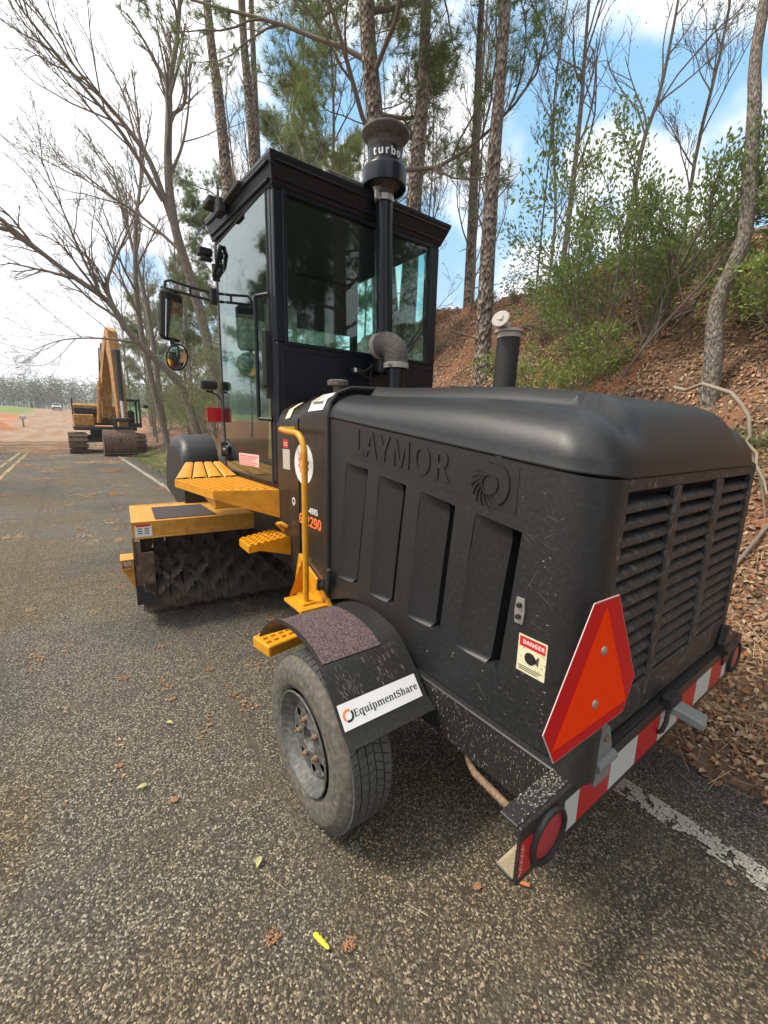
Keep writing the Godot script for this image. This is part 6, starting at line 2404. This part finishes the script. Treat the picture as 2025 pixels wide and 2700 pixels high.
func build_trees() -> void:
	needle_me = needle_mesh()
	leaf_me = leaf_quad()
	rng.seed = 1234
	var gp := "tall pines on the clay bank"
	# pines whose trunks rise behind the cab and the hood
	var y := func(x: float, z: float) -> Vector3: return on_ground(x, z)
	pine(y.call(5.45, -7.0), [V(5.28, 3.8, -7), V(4.87, 6.78, -7), V(4.64, 8.45, -7), V(4.45, 12, -7), V(4.4, 17, -7)], 0.20, 6.0, 28, 3.6, "thick scaly-barked pine rising right behind the black air intake bowl", gp)
	pine(y.call(5.68, -7.05), [V(5.74, 4.2, -7), V(5.79, 5.68, -7), V(5.92, 7.66, -7), V(5.93, 9.11, -7), V(6.0, 17, -7)], 0.195, 9.5, 12, 3.0, "thick straight pine just right of the air intake bowl", gp)
	pine(y.call(7.47, -7.0), [V(7.45, 4.9, -7), V(7.42, 6.5, -7), V(7.38, 8.2, -7), V(7.34, 9.82, -7), V(7.3, 17, -7)], 0.125, 11.0, 10, 2.6, "thinner of two close pines standing on the bank crest beyond the cab", gp)
	pine(y.call(5.5, -4.75), [V(5.5, 3.0, -4.79), V(5.5, 4.64, -4.82), V(5.5, 6.0, -4.81), V(5.5, 7.46, -4.78), V(5.5, 16, -4.7)], 0.150, 9.5, 10, 2.8, "dark pine trunk standing halfway up the bank behind the exhaust stack", gp)
	pine(y.call(4.25, -12.0), [V(4.15, 4.0, -12), V(3.87, 7.54, -12), V(3.74, 9.42, -12), V(3.58, 11.12, -12), V(3.3, 18, -12)], 0.19, 13.0, 9, 2.6, "bare-trunked pine leaning left above the cab roof", gp)
	pine(y.call(4.95, -12.2), [V(4.85, 4.0, -12.2), V(4.67, 8.23, -12.2), V(4.55, 10.07, -12.2), V(4.47, 11.58, -12.2), V(4.4, 18, -12.2)], 0.18, 12.5, 9, 2.6, "front one of two touching pines above the cab roof", gp)
	pine(y.call(5.0, -12.9), [V(4.98, 4.0, -12.9), V(5.02, 8.8, -12.9), V(4.98, 12.1, -12.9), V(4.95, 18, -12.9)], 0.13, 12.5, 9, 2.4, "slim pine touching the stouter one above the cab roof", gp)
	pine(y.call(5.85, -8.2), [V(5.75, 4.5, -8.2), V(5.55, 7.6, -8.2), V(5.45, 9.6, -8.2), V(5.4, 14, -8.2)], 0.065, 5.6, 20, 2.4, "slender young pine beside the thick pine behind the intake bowl", gp, 3, "needle_light")
	# leafy pines whose crowns show beyond the cab
	var far := []
	var fp := pine(on_ground(8.2, -17.5), [V(8.2, 5, -17.5), V(8.1, 9, -17.4), V(8.0, 13.2, -17.4)], 0.15, 4.2, 26, 3.0, "bushy green pine crown seen over the cab roof", "bushy pines in the wood", 4)
	far.append(fp)
	var fq := pine(on_ground(6.4, -21.5), [V(6.4, 5, -21.5), V(6.45, 9, -21.5), V(6.5, 12.0, -21.5)], 0.14, 3.8, 24, 2.8, "bushy pine left of the cab behind the leaning bare tree", "bushy pines in the wood", 4)
	for q in [[11.5, -20.0, 1.0, 1.15], [9.2, -26.0, 2.2, 1.0], [7.0, -31.0, 4.0, 0.95], [6.0, -40.0, 0.6, 1.0]]:
		copy_of(fp if q[2] < 3.5 else fq, on_ground(q[0], q[1]), q[2], q[3], "bushy green pine standing back in the wood behind the cab", "bushy pines in the wood")
	# pines behind the viewer's back, mirrored in the cab glass
	for q in [[5.2, 3.5, 0.3, 1.15], [6.3, 6.5, 1.9, 1.2], [4.6, 9.0, 2.8, 1.1], [7.6, 2.6, 4.4, 1.15], [5.8, 12.5, 5.5, 1.3], [8.8, 8.0, 0.9, 1.2], [3.9, 15.0, 3.9, 1.2], [-9.0, 10.0, 1.2, 1.2], [-11.0, 4.0, 2.2, 1.1], [-8.5, 17.0, 5.2, 1.2]]:
		copy_of(fp if q[2] < 3.0 else fq, on_ground(q[0], q[1]), q[2], q[3], "pine by the road behind the sweeper, seen only mirrored in glass", "pines mirrored in the cab glass")
	# leaning bare hardwoods over the road
	var fan := {"spread": 0.55, "trop": 0.05, "wob": 0.10, "kids": [5, 4, 4], "ratio": 0.48, "lean": V(-0.035, 0.02, 0), "last": 3}
	bare("leaning_tree", on_ground(4.3, -14.0), [V(3.88, 3.16, -14), V(3.41, 5.42, -14), V(3.03, 6.84, -14), V(2.93, 8.16, -14), V(3.05, 9.67, -14), V(3.12, 10.38, -14), V(3.34, 11.48, -13.8), V(3.5, 13, -13.6)], 0.165, fan, 0.5, 10, 2.8, "large bare hardwood leaning left over the road just beyond the cab", "", 1, "leaf_lime", [
		[[V(2.95, 7.05, -14), V(2.53, 8.38, -14.1), V(2.01, 9.10, -14.2), V(1.43, 9.66, -14.3), V(0.94, 10.2, -14.4), V(0.3, 11.2, -14.5)], 0.085, 9],
		[[V(2.75, 7.5, -14), V(1.88, 8.6, -13.7), V(1.01, 9.30, -13.5), V(0.28, 9.9, -13.3), V(-0.3, 10.5, -13.2)], 0.06, 8],
		[[V(3.2, 6.3, -14), V(2.3, 7.2, -14.6), V(1.5, 7.7, -15.0), V(0.6, 8.2, -15.3)], 0.055, 8],
		[[V(2.93, 8.1, -14), V(3.4, 9.2, -14.2), V(3.7, 10.6, -14.4), V(3.8, 12.2, -14.5)], 0.05, 6]])
	bare("leaning_tree", on_ground(4.15, -17.0), [V(3.70, 2.3, -17), V(3.28, 3.19, -17), V(2.07, 4.45, -17), V(1.52, 5.35, -17), V(0.43, 6.07, -17), V(-0.87, 7.07, -17), V(-1.6, 7.8, -17)], 0.155, {"spread": 0.6, "trop": 0.035, "wob": 0.12, "kids": [5, 4, 4], "ratio": 0.5, "lean": V(-0.05, 0.0, 0), "last": 3}, 0.42, 13, 2.7, "low bare hardwood bowed far left over the road behind the excavator arm", "", 1, "leaf_bud", [
		[[V(1.75, 5.0, -17), V(1.55, 5.9, -17.1), V(2.01, 7.08, -17.2), V(2.55, 8.3, -17.3), V(2.9, 9.6, -17.3)], 0.07, 9],
		[[V(1.4, 5.4, -17), V(0.9, 6.6, -16.8), V(0.55, 7.7, -16.7), V(0.2, 8.7, -16.6)], 0.05, 8],
		[[V(2.3, 4.2, -17), V(1.2, 4.25, -17.3), V(0.2, 4.1, -17.6), V(-0.6, 3.7, -17.8)], 0.04, 7]])
	bare("leaning_tree", on_ground(3.6, -20.0), [V(3.02, 3.40, -20), V(2.75, 6.19, -20), V(2.92, 8.88, -20), V(3.23, 10.66, -20), V(3.3, 12.6, -20)], 0.13, fan, 0.35, 13, 2.8, "tall bare hardwood rising straight up behind the excavator boom", "", 1)
	bare("leaning_tree", on_ground(4.1, -24.0), [V(3.9, 4.0, -24), V(3.7, 7.0, -24), V(3.2, 10.0, -24), V(2.8, 12.5, -24)], 0.14, fan, 0.3, 13, 3.0, "bare hardwood with spreading limbs standing farther down the road edge", "", 1)
	# two forms of upright bare trees, repeated through the wood
	var up := {"spread": 0.52, "trop": 0.07, "wob": 0.09, "kids": [5, 4, 4], "ratio": 0.5, "lean": Vector3.ZERO, "last": 3}
	var gb := "bare young trees in the wood"
	var ba := bare("bare_tree", on_ground(9.5, -9.0), [on_ground(9.5, -9.0) + V(0.1, 3, 0), on_ground(9.5, -9.0) + V(0.0, 6, 0.1), on_ground(9.5, -9.0) + V(0.2, 9.5, 0)], 0.065, up, 0.25, 14, 2.4, "thin grey bare tree standing among others on the bank top", gb, 1)
	var bb := bare("bare_tree", on_ground(10.5, -4.0), [on_ground(10.5, -4.0) + V(-0.1, 2.5, 0), on_ground(10.5, -4.0) + V(0.15, 5, 0.1), on_ground(10.5, -4.0) + V(0.0, 8, 0)], 0.045, up, 0.22, 14, 2.0, "thin grey bare tree standing among others on the bank top", gb, 1)
	for q in [[11.0, -7.5, 2.5, 1.1], [12.8, -3.2, 0.4, 0.85], [12.0, -10.5, 3.0, 1.2], [8.6, -12.0, 5.5, 1.0], [16.5, -2.5, 1.7, 1.15], [14.0, -13.0, 4.6, 1.2], [10.0, -15.0, 2.1, 1.1], [8.8, -10.0, 0.9, 0.9]]:
		copy_of(ba if int(q[2] * 10) % 2 == 0 else bb, on_ground(q[0], q[1]), q[2], q[3], "thin grey bare tree standing among others on the bank top", gb)
	var gl := "bare trees along the road edge"
	for q in [[5.6, -15.5, 0.7, 1.15], [6.2, -18.5, 2.0, 1.25], [4.9, -22.0, 3.3, 1.2], [5.6, -26.0, 4.4, 1.3], [4.6, -30.0, 5.1, 1.2], [7.2, -24.0, 1.3, 1.3], [5.2, -35.0, 2.6, 1.3], [4.4, -41.0, 0.2, 1.3], [6.6, -46.0, 3.8, 1.4], [8.0, -36.0, 4.9, 1.3], [5.6, -54.0, 1.1, 1.4], [6.9, -13.6, 4.0, 1.15], [5.9, -10.4, 1.6, 1.0]]:
		copy_of(ba if int(q[2] * 10) % 2 == 0 else bb, on_ground(q[0], q[1]), q[2], q[3], "bare upright tree in the thicket right of the excavator", gl)
	# trees across the road, mirrored in the cab door
	for q in [[-9.5, -16.0, 0.4, 1.2], [-11.0, -20.0, 2.4, 1.3], [-10.0, -24.5, 3.6, 1.2], [-12.5, -27.0, 5.0, 1.4], [-11.0, -31.0, 1.4, 1.3], [-13.5, -35.0, 2.0, 1.4], [-12.0, -40.0, 4.2, 1.4]]:
		copy_of(ba if int(q[2] * 10) % 3 == 0 else (fq if q[2] < 3.0 else fp), on_ground(q[0], q[1]), q[2], q[3], "tree across the road, seen only mirrored in the cab door", "trees mirrored in the cab door")
	# trees on the near bank to the right
	var vine := {"spread": 0.6, "trop": 0.06, "wob": 0.12, "kids": [4, 4, 3], "ratio": 0.5, "lean": Vector3.ZERO, "last": 2}
	bare("curved_tree", on_ground(5.15, -1.54), [V(5.15, 2.33, -1.56), V(5.15, 2.85, -1.60), V(5.15, 3.41, -1.48), V(5.17, 4.40, -1.57), V(5.2, 5.27, -1.64), V(5.3, 8.0, -1.5), V(5.3, 11, -1.4)], 0.092, vine, 0.72, 8, 2.0, "smooth grey tree with a bent trunk on the bank above the hood", "", 1, "leaf_bud")
	var vt := bare("slender_tree", on_ground(7.4, -4.77), [V(7.4, 5.23, -4.70), V(7.42, 6.92, -4.69), V(7.4, 7.88, -4.71), V(7.3, 10, -4.7)], 0.055, vine, 0.35, 12, 2.0, "slender forked tree with hanging green vine leaves on the bank crest", "", 1, "leaf_bud")
	var vx := []
	for i in 700:
		var t := rng.randf()
		vx.append(Transform3D(rand_basis(V(rng.randfn() * 0.4, -1, rng.randfn() * 0.4).normalized(), rng.randf_range(0.05, 0.10)), V(7.35 + rng.randfn() * 0.12, lerpf(5.7, 7.6, t), -5.02 + 0.14 * sin(t * 9.0) + rng.randfn() * 0.13)))
	many(vt, "vine_leaves", leaf_me, M.leaf_green, vx).position = -vt.position
	bare("slender_tree", on_ground(7.4, -3.66), [V(7.4, 5.79, -3.60), V(7.4, 6.66, -3.41), V(7.45, 9, -3.3)], 0.042, vine, 0.35, 10, 1.8, "very thin crooked bare tree on the crest behind the green shrub", "", 1)
	for q in [[6.6, -5.9, 4.6], [6.9, -6.4, 5.2], [5.0, -5.6, 4.4], [7.9, -5.6, 5.0]]:
		bare("sapling", on_ground(q[0], q[1]), [on_ground(q[0], q[1]) + V(0.05, q[2] * 0.5, 0), on_ground(q[0], q[1]) + V(0, q[2], 0.05)], 0.022, vine, 0.3, 9, 1.1, "whip-thin sapling between the cab and the exhaust stack", "thin saplings on the bank", 1)
	# far wood across the fields
	var wood := MB.new()
	wood.colored = true
	rng.seed = 55
	far_wood(wood, -150.0, -60.0, 40.0, 5.5, 8.5, Color(0.18, 0.155, 0.115), 380)
	far_wood(wood, -300.0, -140.0, 120.0, 9.0, 15.0, Color(0.17, 0.17, 0.12), 420)
	var o := solo("far_wood", wood, M.litter)
	o.set_meta("kind", "stuff")
	tag(o, "hazy grey-green wood beyond the far fields", "wood")
	var hills := MB.new()
	hills.colored = true
	var rows := []
	for i in 6:
		var row := PackedVector3Array()
		for k in 41:
			var x := lerpf(-500.0, 500.0, k / 40.0)
			row.append(V(x, -2.0 + [0.0, 14.0, 24.0, 30.0, 33.0, 30.0][i] * (0.8 + 0.35 * nz(x, i, 0.006, 40.0)), -420.0 - i * 45.0))
		rows.append(row)
	hills.col = Color(0.15, 0.16, 0.10)
	hills.grid(rows)
	struct("hills", hills, M.clay)

func far_wood(b: MB, z0: float, x0: float, x1: float, h0: float, h1: float, c: Color, n: int) -> void:
	for i in n:
		var x := rng.randf_range(x0, x1)
		var z := z0 - rng.randf() * 30.0
		if absf(x + 1.0) < 6.0 and z > -145.0:
			continue
		var y0 := rise(maxf(z, -140.0)) + 1.5
		var h := rng.randf_range(h0, h1)
		b.col = c * rng.randf_range(0.6, 1.0)
		b.tube(PackedVector3Array([V(x, y0 - 3.0, z), V(x, y0 + h * 0.8, z)]), PackedFloat32Array([0.10, 0.03]), 4, false)
		var col := c.lerp(Color(0.16, 0.20, 0.07), rng.randf() * 0.6) * rng.randf_range(0.8, 1.5)
		for k in 110:
			b.col = col * rng.randf_range(0.7, 1.2)
			var p := V(x, y0 + h * rng.randf_range(0.12, 1.0), z) + V(rng.randfn(), rng.randfn() * 0.5, rng.randfn()) * h * 0.15
			var u := V(rng.randfn(), rng.randfn(), rng.randfn()).normalized() * rng.randf_range(0.4, 1.2)
			var w := V(rng.randfn(), rng.randfn(), rng.randfn()).normalized() * rng.randf_range(0.15, 0.4)
			b.tri(p, p + u, p + w)

# ------------------------------------------------------------------ shrubs and debris
func shrub(at: Vector3, h: float, stems: int, m: String, label: String, group: String, per: int, ls: float, spread := 0.5, lean := Vector3.ZERO) -> Node3D:
	var S := thing("shrub", label, "shrub", at, group)
	var b := MB.new()
	var tips := []
	var o := {"spread": 0.62, "trop": 0.03, "wob": 0.14, "kids": [8, 7, 4], "ratio": 0.5, "lean": lean, "last": 2}
	for i in stems:
		var a := TAU * (i + rng.randf()) / stems
		var d := (V(cos(a) * spread, 1.0, sin(a) * spread) + lean * 3.0).normalized()
		grow(b, tips, V(cos(a) * 0.08, -0.1, sin(a) * 0.08), d, h * rng.randf_range(0.7, 1.05), 0.006 + h * 0.0045, 0, o)
	part(S, "stems", b, M.twig, true)
	var leaves := many(S, "leaves", leaf_me, M[m], tuft_xf(tips, per, 0.06, ls * 0.65, ls * 1.2))
	return S

func copy_shrub(s: Node3D, x: float, z: float, turn: float, sc: float, label: String, group: String) -> void:
	var c: Node3D = s.duplicate()
	c.name = numbered("shrub")
	add_child(c)
	c.position = on_ground(x, z)
	c.rotation.y = turn
	c.scale = Vector3.ONE * sc
	tag(c, label, "shrub", group)

func build_shrubs() -> void:
	rng.seed = 777
	# tall evergreen shrub leaning over the bank right of the exhaust
	shrub(on_ground(5.35, -2.6), 2.25, 8, "leaf_green", "tall glossy green shrub on the bank between two trunks", "", 12, 0.052, 0.6)
	shrub(on_ground(5.9, -2.45), 2.0, 8, "leaf_green", "upper part of the green thicket reaching above the bank crest", "", 11, 0.052, 0.5)
	shrub(on_ground(5.0, -3.1), 1.0, 6, "leaf_lime", "yellow-green bush at the left end of the bank thicket", "", 8, 0.045, 0.7)
	shrub(on_ground(4.45, -1.95), 0.55, 6, "leaf_dull", "low pale green bush just above the hood lid", "", 9, 0.045, 1.3)
	shrub(on_ground(4.5, -1.35), 0.5, 6, "leaf_dull", "small pale bush at the foot of the bent grey tree", "", 8, 0.042, 1.3)
	shrub(on_ground(5.6, -1.1), 0.8, 6, "leaf_lime", "lime green bush right of the bent grey tree", "", 7, 0.05, 0.8)
	shrub(on_ground(6.8, -0.6), 1.0, 6, "leaf_dull", "dull green bush on the bank crest right of the bent tree", "", 7, 0.05, 0.6)
	# thicket along the road edge beyond the cab
	var g1 := "green thicket beyond the cab"
	var a := shrub(on_ground(4.3, -11.5), 2.6, 7, "leaf_dull", "loose green thicket bush seen left of the cab", g1, 6, 0.06, 0.55)
	var b := shrub(on_ground(4.4, -14.8), 2.0, 7, "leaf_lime", "loose green thicket bush seen left of the cab", g1, 5, 0.06, 0.6)
	for q in [[4.8, -13.2, 1.0, 1.1], [4.9, -17.6, 2.2, 0.95], [5.2, -19.6, 3.1, 1.0], [5.0, -21.8, 4.0, 0.9], [5.6, -16.6, 5.0, 1.15], [5.6, -24.5, 0.5, 1.1], [6.0, -28.0, 1.8, 1.2], [6.2, -22.0, 2.7, 1.3], [5.6, -32.5, 3.5, 1.2], [6.8, -27.5, 5.5, 1.4], [5.9, -37.5, 0.9, 1.4], [5.7, -12.4, 1.4, 1.0]]:
		copy_shrub(a if int(q[2] * 10) % 3 != 0 else b, q[0], q[1], q[2], q[3], "loose green thicket bush seen left of the cab", g1)
	# seedlings and dry weeds on the crest
	var g2 := "small weeds on the bank crest"
	var w := shrub(on_ground(7.2, -5.4), 0.34, 4, "leaf_bud", "small brown weed on the bank crest against the sky", g2, 2, 0.035, 0.5)
	for q in [[7.0, -4.2, 0.8, 1.0], [7.3, -6.4, 2.0, 1.2], [6.6, -7.4, 3.0, 0.9], [7.4, -2.8, 1.1, 0.9], [6.9, -3.4, 4.1, 1.0], [7.2, -7.9, 5.2, 1.2], [6.2, -6.6, 2.7, 0.9], [5.2, -6.3, 0.3, 0.8], [4.8, -4.0, 1.9, 0.8], [6.0, -3.9, 3.7, 0.8]]:
		copy_shrub(w, q[0], q[1], q[2], q[3], "small brown weed on the bank crest against the sky", g2)
	# verge grass
	var gb := MB.new()
	for i in 5:
		var an := TAU * i / 5.0
		var d := V(cos(an) * 0.3, 1.0, sin(an) * 0.3)
		var s := V(-sin(an), 0, cos(an)) * 0.05
		gb.tri(V(cos(an) * 0.05, 0, sin(an) * 0.05) - s, V(cos(an) * 0.05, 0, sin(an) * 0.05) + s, d)
	var xf := []
	for i in 9000:
		var z := lerpf(-7.5, -34.0, rng.randf())
		var x := rng.randf_range(2.35, 4.3)
		if nz(x, z, 1.5, 6) < -0.05 or rng.randf() < smoothstep(3.0, 4.3, x):
			continue
		xf.append(Transform3D(Basis(Vector3.UP, rng.randf() * TAU).scaled(Vector3.ONE * rng.randf_range(0.05, 0.12)), V(x, gh(x, z), z)))
	var go := many(self, "verge_grass", gb.mesh(), M.grass, xf)
	go.set_meta("kind", "stuff")
	tag(go, "short green grass on the road verge beyond the sweeper", "grass")

func build_debris() -> void:
	rng.seed = 6
	# pale fallen limb lying down the bank
	var b := MB.new()
	var pts := smooth([V(4.55, 2.02, -1.62), V(4.3, 1.99, -1.25), V(4.2, 1.74, -0.98), V(4.15, 1.55, -0.93), V(4.05, 1.30, -0.80), V(4.0, 1.08, -0.62)], 3)
	for i in pts.size():
		pts[i] += V(rng.randfn(), rng.randfn(), rng.randfn()) * 0.014
	b.tube(pts, taper(pts.size(), 0.018, 0.008), 8)
	b.tube(PackedVector3Array([pts[9], pts[9] + V(0.02, -0.25, 0.12), pts[9] + V(0.0, -0.55, 0.2)]), PackedFloat32Array([0.012, 0.009, 0.005]), 6)
	tag(solo("fallen_branch", b, M.twig_pale), "pale bent dead limb lying down the bank beside the hood", "branch")
	b = MB.new()
	pts = smooth([V(3.3, gh(3.3, -0.95) + 0.05, -0.95), V(3.8, gh(3.8, -0.8) + 0.04, -0.80), V(4.4, gh(4.4, -0.6) + 0.05, -0.6)], 3)
	b.tube(pts, taper(pts.size(), 0.018, 0.01), 6)
	tag(solo("fallen_branch", b, M.twig), "dark thin stick lying across the leaves behind the bumper end", "branch")
	for q in [[4.9, -3.6, 0.8], [5.6, -4.2, 1.9], [4.3, -3.2, 2.6], [6.0, -2.9, 0.3], [4.6, -0.3, 1.2], [3.9, -2.4, 2.1], [5.2, -5.4, 0.9]]:
		b = MB.new()
		var u := V(cos(q[2]), 0, sin(q[2])) * rng.randf_range(0.4, 0.8)
		var line := []
		for k in 4:
			var p := V(q[0], 0, q[1]) + u * (k / 3.0) + V(rng.randfn(), 0, rng.randfn()) * 0.04
			line.append(V(p.x, gh(p.x, p.z) + 0.03, p.z))
		pts = smooth(line, 2)
		b.tube(pts, taper(pts.size(), 0.012, 0.005), 5)
		tag(solo("stick", b, M.twig_pale), "short pale stick lying among the leaves on the bank", "stick", "sticks on the bank")
	# yellow crayon stub on the asphalt, orange chip
	b = MB.new()
	var yp := PackedVector3Array()
	var yr := PackedFloat32Array()
	for k in 9:
		yp.append(V(0.482 + k * 0.0022, 0.012 + 0.002 * (k % 2), -0.955 + k * 0.0076))
		yr.append([0.006, 0.009, 0.007, 0.0095, 0.007, 0.009, 0.006, 0.007, 0.003][k])
	b.tube(yp, yr, 7)
	tag(solo("yellow_stub", b, M.yellow_chalk), "small bright yellow stub lying alone on the asphalt", "stub")
	b = MB.new()
	b.cbox(V(1.16, 0.010, -0.66), V(0.012, 0.010, 0.05), 0.003, Basis(Vector3.UP, 0.6))
	tag(solo("orange_chip", b, M.orange_chip), "thin orange chip on the asphalt below the bumper end", "chip")
	# crumbled clay dropped by tyres
	for q in [[0.37, -1.03], [0.56, -0.87], [1.02, -0.75], [0.22, -1.75], [0.47, -2.15], [0.35, -2.5], [0.05, -2.1], [0.62, -2.7], [0.15, -2.9], [0.42, -3.2], [0.28, -0.78]]:
		b = MB.new()
		var r := rng.randf_range(0.010, 0.028)
		for k in 90:
			var a := rng.randf() * TAU
			var d := r * pow(rng.randf(), 0.6)
			var p := V(q[0] + cos(a) * d * 1.4, 0.0085, q[1] + sin(a) * d)
			var c := rng.randf_range(0.001, 0.0034)
			b.cbox(p, V(c * rng.randf_range(1.0, 2.2), c * 0.6, c * rng.randf_range(1.0, 1.8)), c * 0.12, Basis(Vector3.UP, rng.randf() * TAU))
		tag(solo("clay_smear", b, M.clod), "small smear of crumbled orange clay on the asphalt", "clay smear", "clay smears on the asphalt")
	# loose twigs, straw and a few leaves on the road
	var nb := MB.new()
	nb.colored = true
	nb.box(V(0, 0, 0), V(1, 0.014, 0.014))
	var xf := []
	var cols := PackedColorArray()
	for i in 260:
		var x := rng.randf_range(-0.8, 2.3)
		var z := lerpf(0.3, -6.0, pow(rng.randf(), 1.6))
		var s := rng.randf_range(0.02, 0.08)
		xf.append(Transform3D(Basis(Vector3.UP, rng.randf() * TAU).scaled(V(s, s, s)), V(x, 0.009, z)))
		cols.append(Color(0.42, 0.30, 0.16).lerp(Color(0.62, 0.55, 0.36), rng.randf()))
	var o := many(self, "road_straw", nb.mesh(), M.litter, xf, cols)
	o.set_meta("kind", "stuff")
	tag(o, "stray pine needles and bits of straw on the asphalt", "straw")
	for q in [[0.42, -1.28], [0.30, -2.28], [0.12, -1.9]]:
		var l := MeshInstance3D.new()
		l.name = numbered("fallen_leaf")
		l.mesh = leaf_mesh(0.2, 0.25)
		var lm: StandardMaterial3D = M.leaf_pale
		l.material_override = lm
		add_child(l)
		l.transform = Transform3D(Basis(Vector3.UP, rng.randf() * TAU).scaled(Vector3.ONE * 0.045), V(q[0], 0.012, q[1]))
		tag(l, "small pale green leaf lying on the asphalt", "leaf", "fallen leaves on the asphalt")
